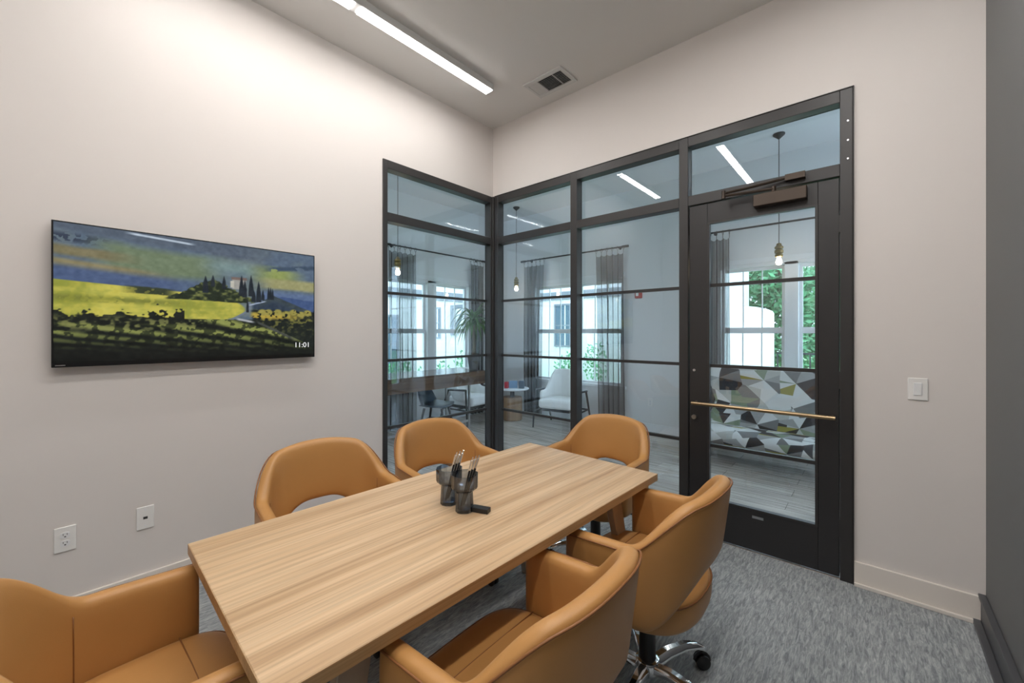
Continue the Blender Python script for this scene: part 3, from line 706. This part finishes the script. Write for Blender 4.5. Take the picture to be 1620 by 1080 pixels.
def holed(axis, lo, hi, holes):
    bm = nb(); cur = lo
    def bx(a, b, z0, z1): return (a, b, B, B + .15, z0, z1) if axis == 'back' else (A - .15, A, a, b, z0, z1)
    for u in sorted(holes):
        a, b = u[0][0] - .05, u[-1][1] + .05
        box(bm, *bx(cur, a, 0, H)); box(bm, *bx(a, b, 0, WZ0 - .03)); box(bm, *bx(a, b, WZ1 + .04, H)); cur = b
    box(bm, *bx(cur, hi, 0, H)); return bm
struct('wall_lounge_left', holed('left', YR, B, [UA0, UA]), M['lwall'], 'pale lounge wall with the window above the counter', 'wall')
struct('wall_lounge_back', holed('back', A - .15, 5.2, [UB, UC]), M['lwall'], 'pale lounge wall behind the armchair and the sofa', 'wall')
struct('wall_lounge_right', boxes((5.2, 5.32, .12, .4, 0, H), (5.2, 5.32, 2.4, B + .15, 0, H), (5.2, 5.32, .4, 2.4, 0, .2), (5.2, 5.32, .4, 2.4, 3.1, H)), M['lwall'], 'pale end wall of the lounge past the sofa', 'wall')
struct('wall_lounge_front', boxes((A - .15, -2.1, YR - .12, YR, 0, H), (-.3, -.12, YR - .12, YR, 0, H), (-2.1, -.3, YR - .12, YR, 0, .1), (-2.1, -.3, YR - .12, YR, 3.0, H), (XR + .12, 5.32, 0, .12, 0, H)), M['lwall'], 'pale lounge wall on the viewer side', 'wall')
struct('baseboard_lounge', boxes((A, A + .016, YR, B, 0, .135), (A + .016, 5.2, B - .016, B, 0, .135)), M['white'], 'white baseboard around the lounge', 'baseboard')

t = thing('added_window_7', 'unseen tall window added for daylight at the lounge end past the sofa', 'window', kind='structure')  # unseen opening added so more sky light reaches the lounge
obj('frame', boxes((5.22, 5.3, .4, .45, .2, 3.1), (5.22, 5.3, 2.35, 2.4, .2, 3.1), (5.22, 5.3, 1.375, 1.425, .2, 3.1), (5.22, 5.3, .45, 2.35, .2, .25), (5.22, 5.3, .45, 2.35, 3.05, 3.1)), M['white'], t)
obj('pane', boxes((5.255, 5.263, .45, 2.35, .25, 3.05)), M['winglass'], t)
t = thing('added_window_8', 'unseen tall window added for daylight at the counter end of the lounge', 'window', kind='structure')  # second added opening, unseen, to brighten the counter side with daylight
obj('frame', boxes((-2.1, -2.05, YR - .1, YR - .02, .1, 3.0), (-.35, -.3, YR - .1, YR - .02, .1, 3.0), (-2.05, -.35, YR - .1, YR - .02, .1, .15), (-2.05, -.35, YR - .1, YR - .02, 2.95, 3.0)), M['white'], t)
obj('pane', boxes((-2.05, -.35, YR - .06, YR - .052, .15, 2.95)), M['winglass'], t)

# ---- curtains
def rod(label, plane, a, b, z, off=.09):
    P = (lambda u, d, zz: (u, B - d, zz)) if plane == 'back' else (lambda u, d, zz: (A + d, u, zz))
    t = thing('curtain_rod', label, 'curtain rod', (0, 0, 0), 0, 'black curtain rods over the lounge windows')
    bm = nb(); tube(bm, [P(a, off, z), P(b, off, z)], .0115, 10); obj('pole', bm, M['rod'], t, smooth='auto')
    for u, s in ((a, -1), (b, 1)):
        bm = nb(); tube(bm, [P(u + s * k, off, z) for k in (-.05, .0, .05)], [.018, .019, .018], 12); obj('finial', bm, M['rod'], t, smooth='auto')
    for u in (a + .12, b - .12):
        bm = nb(); tube(bm, [P(u, .0, z), P(u, off, z)], .007, 8); tube(bm, [P(u, .0, z), P(u, .006, z)], .022, 12); obj('bracket', bm, M['rod'], t, smooth='auto')
    return t
def curtain(label, plane, a, b, z, off=.09, seed=1, folds=5, flare=0., a2=None, b2=None):
    P = (lambda u, d, zz: (u, B - d, zz)) if plane == 'back' else (lambda u, d, zz: (A + d, u, zz))
    rnd = random.Random(seed); t = thing('sheer_curtain', label, 'curtain', (0, 0, 0), 0, 'grey sheer curtains of the lounge')
    zt = z - .085; zb = .03; nU, nZ = folds * 12, 24; a2 = a if a2 is None else a2; b2 = b if b2 is None else b2
    ph = [rnd.uniform(-.5, .5) for _ in range(folds + 2)]
    bm = nb(); V = []
    for j in range(nZ + 1):
        q = j / nZ; zz = zt + (zb - zt) * q; row = []
        for i in range(nU + 1):
            s = i / nU; k = s * folds; p0 = ph[int(k)] * (1 - k % 1) + ph[int(k) + 1] * (k % 1)
            amp = .022 + .022 * q; d = off + amp * math.sin(2 * PI * k + p0 * 2 * q) + .01 * math.sin(7 * s + 3 * q)
            aa, bb = a + (a2 - a) * q, b + (b2 - b) * q
            u = aa + (bb - aa) * s + .012 * math.sin(4 * PI * k + 2 * q) * q
            dip = .022 * (.5 - .5 * math.cos(2 * PI * (k % 1))) * (1 if j == 0 else .6 if j == 1 else 0)
            row.append(bm.verts.new(P(u, d, zz - dip)))
        V.append(row)
    for j in range(nZ):
        for i in range(nU): bm.faces.new((V[j][i], V[j][i + 1], V[j + 1][i + 1], V[j + 1][i]))
    cl_ = obj('cloth', bm, M['curtain'], t, smooth=True)
    for k in range(folds + 1):
        bm = nb(); u = a + (b - a) * k / folds; c = z - .012
        pts = [P(u, off + .024 * math.cos(x), c + .028 * math.sin(x)) for x in [2 * PI * q / 14 for q in range(15)]]
        tube(bm, pts, .003, 6); tube(bm, [P(u, off, c - .028), P(u, off, zt - .004)], .003, 6)
        obj('ring', bm, M['rod'], t, smooth='auto')
    return t
rod('black curtain rod above the counter window', 'left', .15, 2.08, 2.69)
curtain('grey sheer curtain behind the brass pendant over the counter', 'left', .17, .63, 2.69, seed=2)
curtain('grey sheer curtain behind the potted palm', 'left', 1.76, 2.06, 2.69, seed=3, folds=4)
rod('black curtain rod above the armchair window', 'back', -1.72, .22, 2.69)
curtain('grey sheer curtain beside the cream armchair, towards the room corner', 'back', -1.70, -1.26, 2.69, seed=4, a2=-1.68, b2=-1.34)
curtain('grey sheer curtain between the armchair window and the red alarm', 'back', -.26, .19, 2.69, seed=5, a2=-.2, b2=.22)
rod('black curtain rod above the sofa window', 'back', 1.30, 3.12, 2.69)
curtain('grey sheer curtain seen through the door at the sofa window', 'back', 1.31, 1.60, 2.69, seed=6, folds=4)

# ---- pendants
def pendant(label, x, y, zb=2.12):
    t = thing('pendant_light', label, 'pendant light', (x, y, 0), 0, 'bare bulb pendants of the lounge')
    bm = nb(); lathe(bm, [(.055, H), (.055, H - .012), (.035, H - .03), (.008, H - .055)], 20); obj('canopy', bm, M['cord'], t, smooth='auto')
    bm = nb(); tube(bm, [(0, 0, H - .05), (0, 0, zb + .2)], .004, 6); obj('cord', bm, M['cord'], t)
    bm = nb(); lathe(bm, [(.008, zb + .23), (.022, zb + .222), (.026, zb + .20), (.040, zb + .19), (.040, zb + .172), (.027, zb + .165), (.041, zb + .152), (.041, zb + .125), (.028, zb + .118), (.037, zb + .108), (.037, zb + .085), (.018, zb + .078)], 18); obj('socket', bm, M['oldbrass'], t, smooth='auto')
    bm = nb(); lathe(bm, [(.013, zb + .085), (.016, zb + .07), (.026, zb + .045), (.029, zb + .025), (.022, zb + .006), (.006, zb)], 18); obj('bulb', bm, M['bulb'], t, smooth=True)
pendant('brass pendant bulb hanging in front of the sofa window', 2.19, 2.06, 2.14)
pendant('brass pendant bulb hanging in front of the armchair', -1.52, 2.12, 2.125)
pendant('brass pendant bulb over the wooden counter', -1.48, -.17, 2.14)

# ---- counter, plant and stool
t = thing('wood_counter', 'long dark wood counter below the lounge window', 'counter', (0, 0, 0))
obj('top_slab', boxes((-1.85, -1.18, -3.0, 1.10, .845, .893), (-1.215, -1.18, -3.0, 1.10, .715, .845), (-1.85, -1.815, -3.0, 1.10, .715, .845), (-1.815, -1.215, 1.065, 1.10, .715, .845)), M['dwood'], t, bevel=.003, seg=1)
for y in (.82, -.9, -2.7):
    for x in (-1.75, -1.26): obj('leg', boxes((x - .012, x + .012, y - .012, y + .012, 0, .845)), M['silver'], t)
obj('foot_rail', boxes((-1.262, -1.258, -2.7, .82, .2, .23)), M['silver'], t)

pl = thing('potted_palm', 'spiky palm in a grey pot on the end of the counter', 'potted plant', (-1.36, 1.0, .893))
bm = nb(); lathe(bm, [(.058, 0), (.062, .004), (.088, .19), (.092, .2), (.092, .215), (.08, .215), (.078, .19)], 24); obj('pot', bm, M['pot'], pl, smooth='auto')
bm = nb(); lathe(bm, [(.078, .185), (.04, .2), (.01, .203)], 20); obj('soil', bm, M['soil'], pl)
bm = nb(); tube(bm, [(0, 0, .19), (.006, .002, .35), (-.004, .004, .5), (0, 0, .66)], [.03, .022, .018, .022], 10); obj('trunk', bm, M['bark'], pl, smooth=True)
bm = nb(); rl = random.Random(11)
for k in range(95):
    az = rl.uniform(0, 2 * PI); el = rl.uniform(.15, 1.35); Ln = rl.uniform(.34, .58); wd = rl.uniform(.011, .019)
    p = Vector((0, 0, .63 + rl.uniform(0, .07))); d = Vector((math.cos(az) * math.cos(el), math.sin(az) * math.cos(el), math.sin(el))); sd = Vector((-math.sin(az), math.cos(az), 0)); row = []
    ns = 9
    for q in range(ns + 1):
        w = wd * (1 - (q / ns) ** 2.5) + .0006; row.append([bm.verts.new(p - sd * w), bm.verts.new(p + sd * w)])
        p = p + d * Ln / ns; d = (d + Vector((0, 0, -.26 - .12 * rl.random()))).normalized()
    for q in range(ns): bm.faces.new((row[q][0], row[q][1], row[q + 1][1], row[q + 1][0]))
obj('foliage', bm, M['leaf'], pl, smooth=True)

st = thing('counter_stool', 'slate blue shell stool tucked under the wooden counter', 'stool', (-1.47, .42, 0), R(-58))
# shell faces local +y; the back rises at local -y
bm = nb(); V = []
nU, nT = 18, 14
for j in range(nT + 1):
    q = j / nT; row = []
    for i in range(nU + 1):
        s = -1 + 2 * i / nU
        if q < .55:
            y = .21 - .40 * (q / .55); z = .455 - .012 * math.sin(PI * q / .55); hw = .235 - .02 * (1 - q / .55)
            x = hw * s; z += .035 * abs(s) ** 3 * (q / .55)
            y -= .03 * (abs(s) ** 3) * (1 - q / .55)
        else:
            r = (q - .55) / .45; hw = .235 + .01 * math.sin(PI * r) - .07 * r ** 2; x = hw * s
            z = .455 + .26 * r + .035 * abs(s) ** 3 * (1 - r); y = -.19 - .055 * math.sin(r * PI / 2) + .10 * abs(s) ** 2.2 * (1 - .4 * r)
        row.append(bm.verts.new((x, y, z)))
    V.append(row)
for j in range(nT):
    for i in range(nU): bm.faces.new((V[j][i], V[j][i + 1], V[j + 1][i + 1], V[j + 1][i]))
so_ = obj('seat', bm, M['stool'], st, smooth=True); md = so_.modifiers.new('thick', 'SOLIDIFY'); md.thickness = .022; md.offset = -1
for sx in (-1, 1):
    for sy in (-1, 1):
        bm = nb(); tube(bm, [(sx * .13, sy * .12, .43), (sx * .21, sy * .2, 0)], [.017, .011], 10); obj('leg', bm, M['darkleg'], st, smooth='auto')
bm = nb(); ft = [(sx * .178, sy * .168, .25) for sx, sy in ((-1, -1), (1, -1), (1, 1), (-1, 1), (-1, -1))]; 
for p, q in zip(ft[:-1], ft[1:]): tube(bm, [p, q], .007, 8)
obj('foot_ring', bm, M['darkleg'], st)

# ---- cream armchairs
def armchair(loc, rz, label):
    """Faces local +y, width 0.7: upholstered shell with sloping wings, thick seat, black wooden side frames."""
    t = thing('cream_armchair', label, 'armchair', loc, rz, 'cream upholstered armchairs of the lounge')
    bm = nb(); ring = []
    K = 28
    rings = []
    for k in range(K + 1):
        th_ = PI * k / K; c_, s_ = math.cos(th_), math.sin(th_); n = 3.2
        x = -.275 * math.copysign(abs(c_) ** (2 / n), c_); y = .16 - .40 * abs(s_) ** (2 / n)
        w = min(th_, PI - th_); up = sstep(R(14), R(44), w)
        zt = .55 + .30 * up; lean = .12 * up
        nx, ny = -c_, -s_; h2 = .028
        def pt(o, z): f = lean * max(0, (z - .4) / .45); return (x + nx * o, y + ny * o - f, z)
        zl = .36
        rings.append([pt(h2, zl), pt(h2, (zl + zt) / 2), pt(h2, zt - .02), pt(h2 * .5, zt), pt(-h2 * .5, zt), pt(-h2, zt - .02), pt(-h2, (zl + zt) / 2), pt(-h2, zl)])
    loft(bm, rings); obj('backrest', bm, M['offwhite'], t, smooth=True, sub=1)
    obj('seat', boxes((-.262, .262, -.24, .27, .30, .44)), M['offwhite'], t, bevel=.045, seg=4)
    for sx in (-1, 1):
        x = sx * .335
        bm = nb(); tube(bm, [(x, .22, .56), (x, -.20, .54)], .016, 8); tube(bm, [(x, .215, .56), (x * 1.03, .26, 0)], [.017, .012], 10); tube(bm, [(x, -.16, .545), (x * 1.03, -.36, 0)], [.017, .012], 10); tube(bm, [(x, .23, .25), (x, -.26, .25)], .012, 8)
        obj('side_frame', bm, M['darkleg'], t, smooth='auto')
    for y in (.05, -.22): obj('cross_rail', tube(nb(), [(-.335, y, .26), (.335, y, .26)], .012, 8), M['darkleg'], t)
    obj('seat_base', boxes((-.22, .22, -.2, .2, .255, .30)), M['darkleg'], t)
    return t
ac = armchair((-.625, 2.13, 0), R(190), 'cream armchair with black wooden frame in front of the window')
dup(ac, (-1.89, 1.43, 0), R(-86), 'cream armchair half hidden behind the wooden counter')

# ---- round side table with things on it
t = thing('side_table', 'round white side table on a wooden stump base', 'side table', (-1.53, 2.03, 0))
bm = nb(); lathe(bm, [(.26, .495), (.275, .505), (.275, .515), (.27, .52), (.01, .52)], 40); obj('top', bm, M['white'], t, smooth='auto')
bm = nb(); lathe(bm, [(.155, 0), (.165, .01), (.165, .36), (.155, .372), (.01, .372)], 28); obj('base', bm, M['stump'], t, smooth='auto')
bm = nb(); lathe(bm, [(.045, .365), (.035, .40), (.035, .47), (.06, .495)], 18); obj('stem', bm, M['darkleg'], t, smooth='auto')
o = obj('card_box', boxes((-.03, .03, -.045, .045, 0, .10)), M['redcard'], bevel=.002, loc=(-1.585, 1.955, .52), rotz=.5); tag(o, 'small red box on the round white side table', 'box')
o = obj('card_holder', boxes((-.07, .07, -.01, .01, 0, .12)), M['bluecard'], bevel=.002, loc=(-1.50, 2.02, .52), rotz=.75); tag(o, 'pale blue card holder standing on the round side table', 'card holder')
o = obj('tissue_box', boxes((-.045, .045, -.045, .045, 0, .12)), M['navy'], bevel=.004, loc=(-1.39, 2.10, .52), rotz=.6); tag(o, 'dark blue box on the round side table nearest the armchair', 'box')

# ---- patterned sofa
sf = thing('patterned_sofa', 'sofa in a grey, white and olive triangle print seen through the door', 'sofa', (2.22, 2.0, 0), R(-2))
def uvgrid(bm, rows, us, vs):
    """rows: grid of points; UV in metres from us (per column) and vs (per row)."""
    lay = bm.loops.layers.uv.verify(); V = [[bm.verts.new(p) for p in r] for r in rows]
    for j in range(len(V) - 1):
        for i in range(len(V[0]) - 1):
            f = bm.faces.new((V[j][i], V[j][i + 1], V[j + 1][i + 1], V[j + 1][i]))
            for lp, (jj, ii) in zip(f.loops, ((j, i), (j, i + 1), (j + 1, i + 1), (j + 1, i))): lp[lay].uv = (us[ii], vs[jj])
def extrude_profile(prof, xa, xb, uoff=0., nx=24):
    """Sweep a closed yz profile along x; xa/xb give the ends as functions of (y,z)."""
    bm = nb(); n = len(prof); rows = []; vs = [0.]
    for k in range(n + 1):
        y, z = prof[k % n]
        if k: vs.append(vs[-1] + math.hypot(y - prof[k - 1][0], z - prof[k - 1][1]))
        a, b = xa(y, z), xb(y, z); rows.append([(a + (b - a) * i / nx, y, z) for i in range(nx + 1)])
    uvgrid(bm, rows, [-.8 + 1.6 * i / nx + uoff for i in range(nx + 1)], vs)
    bmesh.ops.remove_doubles(bm, verts=bm.verts, dist=1e-5)
    lay = bm.loops.layers.uv.verify()
    for e in (0, 1):
        loop = [v for v in bm.verts if any(ed.is_boundary for ed in v.link_edges)]
    bd = [e for e in bm.edges if e.is_boundary]; r = bmesh.ops.holes_fill(bm, edges=bd, sides=0)
    for f in r['faces']:
        for lp in f.loops: lp[lay].uv = (lp.vert.co.y * 1. + 3.1, lp.vert.co.z)
    return bm
bp = [(.16 + .16 * q / 12, .36 + .64 * q / 12) for q in range(13)] + [(.345, 1.015), (.375, 1.01), (.395, .99)] + [(.395 - .10 * q / 6, .97 - .6 * q / 6) for q in range(7)]
slope = lambda y, z: -.80 - .06 * max(0, (z - .6) / .4) + .10 * max(0, 1 - abs(z - .62) / .3)
obj('backrest', extrude_profile(bp, slope, lambda y, z: .80 + .06 * max(0, (z - .6) / .4)), M['fabric'], sf, smooth='auto')
sp = []
for q in range(13): a = -PI / 2 - PI * q / 12; sp.append((-.24 + .085 * math.cos(a), .305 + .085 * math.sin(a)))
sp += [(-.1, .395), (.05, .38), (.2, .36), (.3, .35), (.3, .24), (.0, .22)]
obj('seat', extrude_profile(sp, lambda y, z: -.82, lambda y, z: .82, .37), M['fabric'], sf, smooth='auto')
obj('base_frame', boxes((-.76, .76, -.22, .28, .19, .222)), M['darkleg'], sf)
for x in (-.7, .7):
    for y in (-.2, .28):
        bm = nb(); tube(bm, [(x, y, .2), (x * 1.05, y * 1.1, 0)], [.016, .011], 10); obj('leg', bm, M['chrome'], sf, smooth='auto')

# ---- small things on the lounge wall
t = thing('fire_alarm', 'red fire alarm strobe on the lounge wall', 'alarm', (.391, B + .004, 1.985))
obj('case', boxes((-.05, .05, -.04, 0, -.06, .06)), M['red'], t, bevel=.008)
o = obj('strobe', boxes((-.03, .012, -.055, -.04, -.028, .028)), M['plate'], t, bevel=.006); o['label'] = 'white strobe lens'
outlet('wall_outlet', 'white power outlet low on the lounge wall under the red alarm', (.561, B, .436), 0, small=True)

# ------------------------------------------------------------------ outside
struct('ground', boxes((-30, 30, B + .15, 40, -.25, -.2), (-30, A - .15, -20, B + .15, -.25, -.2)), M['grass'], 'lawn outside the lounge windows', 'ground')
struct('path', boxes((-6.2, 3.5, 5.4, 6.6, -.2, -.18), (-6.2, -5., -6, 5.4, -.2, -.18)), M['pave'], 'pale concrete path outside the windows', 'path')

def wing(name, label, plane, c, lo, hi, wins, hgt=7., band=3.05, brackets=(), louvers=()):
    """White board and batten facade; plane 'x' means the wall lies at x=c facing +x, 'y' at y=c facing -y."""
    P = (lambda u0, u1, d0, d1, z0, z1: (c - d1, c - d0, u0, u1, z0, z1)) if plane == 'x' else (lambda u0, u1, d0, d1, z0, z1: (u0, u1, c + d0, c + d1, z0, z1))
    t = thing(name, label, 'building', (0, 0, 0))
    bm = boxes(P(lo, hi, 0, 3 if hgt > 5 else 2.2, -.2, hgt)); u = lo + .2
    while u < hi:
        box(bm, *P(u - .02, u + .02, -.025, 0, -.2, hgt)); u += .42
    obj('siding', bm, M['siding'], t)
    obj('band_board', boxes(P(lo, hi, -.05, 0, band - .14, band + .14)), M['band'], t)
    for a, b, z0, z1 in wins:
        w = obj('window', boxes(P(a - .06, b + .06, -.04, .0, z0 - .06, z0), P(a - .06, b + .06, -.04, 0, z1, z1 + .06), P(a - .06, a, -.04, 0, z0, z1), P(b, b + .06, -.04, 0, z0, z1), P(a, b, -.03, 0, (z0 + z1) / 2 - .02, (z0 + z1) / 2 + .02)), M['band'], t)
        obj('pane', boxes(P(a, b, -.02, 0, z0, z1)), M['exglass'], w)
    for u, z in brackets:
        bm = boxes(P(u - .07, u + .07, -.10, 0, z - 1.0, z), P(u - .07, u + .07, -.75, -.1, z - .12, z)); 
        p0, p1 = P(u, u, -.08, -.08, z - .85, 0), P(u, u, -.68, -.68, z - .1, 0)
        tube(bm, [(p0[0], p0[2], z - .85), (p1[0], p1[2], z - .1)], .06, 6); obj('bracket', bm, M['band'], t)
    for a, b, z0, z1 in louvers:
        bm = boxes(P(a, b, -.03, 0, z0, z1)); k = z0
        while k < z1: box(bm, *P(a, b, -.05, -.03, k, k + .03)); k += .07
        obj('louver_panel', bm, M['band'], t)
    return t
wing('building_wing', 'white board and batten building seen through the counter window', 'x', -7.6, -8, 9, [(3.35, 3.75, .3, 1.9), (5.05, 5.3, 1.3, 2.2), (2.2, 2.6, .3, 1.9), (7.4, 8.2, 2.2, 3.0)], brackets=((5.85, 2.35),), louvers=((5.75, 6.25, 2.95, 3.65), (6.4, 6.95, 2.95, 3.65)), band=2.62)
wing('building_wing', 'white building with grey band seen through the armchair window', 'y', 9.0, -7.5, -1.9, [(-5.6, -5.0, 1.0, 2.4), (-2.9, -2.45, .1, 2.0), (-5.4, -4.8, 3.4, 4.3), (-3.9, -3.5, 3.4, 4.3)], band=2.75)

rs = random.Random(5)
def leaf_blob(bm, c, rx, ry, rz, n, s):
    for _ in range(n):
        d = Vector((rs.gauss(0, 1), rs.gauss(0, 1), rs.gauss(0, 1))).normalized() * (rs.random() ** .4)
        p = Vector((c[0] + d.x * rx, c[1] + d.y * ry, c[2] + d.z * rz)); a = Vector((rs.gauss(0, 1), rs.gauss(0, 1), rs.gauss(0, 1))).normalized(); b = a.orthogonal().normalized(); l = s * rs.uniform(.6, 1.3)
        bm.faces.new([bm.verts.new(p + a * l), bm.verts.new(p + b * l * .45), bm.verts.new(p - a * l), bm.verts.new(p - b * l * .45)])
def tree(label, x, y, h, r):
    t = thing('garden_tree', label, 'tree', (x, y, -.2), 0, 'green trees outside the sofa window')
    bm = nb(); tube(bm, [(0, 0, 0), (.05, 0, h * .3), (-.05, .05, h * .55), (.1, 0, h * .85)], [.11, .09, .07, .03], 8)
    for k in range(6):
        a = rs.uniform(0, 2 * PI); z = h * rs.uniform(.3, .65); tube(bm, [(0, 0, z), (math.cos(a) * r * .5, math.sin(a) * r * .5, z + r * .4), (math.cos(a) * r * .8, math.sin(a) * r * .8, z + r * .55)], [.05, .03, .012], 6)
    obj('trunk', bm, M['bark'], t, smooth=True)
    bm = nb()
    for k in range(15):
        a = rs.uniform(0, 2 * PI); q = r * rs.uniform(.1, .8); leaf_blob(bm, (math.cos(a) * q, math.sin(a) * q, h * rs.uniform(.22, .95)), r * .5, r * .5, r * .5, 480, .10)
    obj('crown', bm, M['tree'], t)
tree('leafy tree outside the sofa window, straight beyond the pendant bulb', .95, 11.6, 4.4, 1.75)
tree('leafy tree outside, standing right of the one beyond the pendant bulb', 4.9, 11.6, 4.6, 1.5)
tree('tall leafy tree far behind the black railing outside', 2.3, 16.6, 6.4, 2.1)
tree('tall leafy tree behind the grey shed outside the sofa window', -2.2, 17.0, 6.4, 1.9)
def shrub(label, x, y, h, r):
    t = thing('garden_shrub', label, 'shrub', (x, y, -.2), 0, 'low green shrubs outside')
    bm = nb(); tube(bm, [(0, 0, 0), (0, 0, h * .6)], .02, 6); obj('stem', bm, M['bark'], t)
    bm = nb(); leaf_blob(bm, (0, 0, h * .5), r, r, h * .5, 260, .06); obj('foliage', bm, M['shrub'], t)
for i, (x, y, h, r, lab) in enumerate([(-6.9, 3.4, .9, .45, 'low shrub outside the counter window, furthest from the palm'), (-6.9, 4.6, .85, .5, 'low shrub outside the counter window, below the wall bracket'), (-6.8, 5.8, 1.15, .42, 'taller shrub outside the counter window beside the palm'),
        (-6.6, 7.2, 1.1, .45, 'shrub outside at the inner corner of the white building'), (-4.6, 8.3, 1.0, .5, 'shrub outside the armchair window, behind the chair back'), (-3.6, 8.3, 1.4, .4, 'upright shrub outside the armchair window by the building door')]):
    shrub(lab, x, y, h, r)
# rounded white masonry pier with grey siding behind it, and the black railing
bm = nb(); prof = [(-.6, -.2), (.6, -.2), (.6, 1.85)] + [(.6 - .6 * (1 - math.cos(a)) * 1.0, 1.85 + .16 * math.sin(a)) for a in [PI * k / 10 for k in range(1, 10)]] + [(-.6, 1.85)]
loft(bm, [[(x, y, z) for x, z in prof] for y in (0, .5)]); o = obj('masonry_pier', bm, M['siding'], loc=(.72, 6.9, 0)); tag(o, 'white round-topped masonry pier outside the sofa window', 'pier')
wing('garden_shed', 'pale grey shed wall rising behind the round-topped pier', 'y', 7.6, -1.2, .35, [], hgt=3.6, band=3.5)
rl_ = thing('iron_railing', 'black iron railing outside the sofa window', 'railing', (1.40, 7.2, 0))
obj('rail', boxes((0, 4.2, -.02, .02, .98, 1.02), (0, 4.2, -.02, .02, .0, .04)), M['rail'], rl_)
for k in range(15): obj('baluster', boxes((k * .28, k * .28 + .024, -.012, .012, -.19, 1.0)), M['rail'], rl_)

# ------------------------------------------------------------------ light and camera
w = bpy.data.worlds.new('sky'); bpy.context.scene.world = w; w.use_nodes = True; nt = w.node_tree
sky = nt.nodes.new('ShaderNodeTexSky'); sky.sky_type = 'HOSEK_WILKIE'; sky.turbidity = 6.; sky.ground_albedo = .4
sky.sun_direction = Vector((-.35, -.5, .8)).normalized()
bg = nt.nodes['Background']; bg.inputs[0].default_value = (.70, .85, 1.0, 1); bg.inputs[1].default_value = 2.4

sc = bpy.context.scene
cd = bpy.data.cameras.new('camera'); cam = bpy.data.objects.new('camera', cd); C.objects.link(cam)
cam.location = (2.935, -3.019, 1.42); cam.rotation_euler = (PI / 2, 0, R(41.53))
cd.sensor_width = 36; cd.lens = 645.75 / 1620 * 36; cd.shift_y = -13 / 1620; cd.clip_start = .02
sc.camera = cam
sc.view_settings.view_transform = 'Standard'; sc.view_settings.look = 'None'; sc.view_settings.gamma = 1.; sc.view_settings.use_curve_mapping = False
sc.view_settings.exposure = 1.14
sc.cycles.transparent_max_bounces = 32; sc.cycles.max_bounces = 10; sc.cycles.diffuse_bounces = 5; sc.cycles.glossy_bounces = 5
sc.cycles.use_denoising = True
sc.cycles.sample_clamp_indirect = 60.
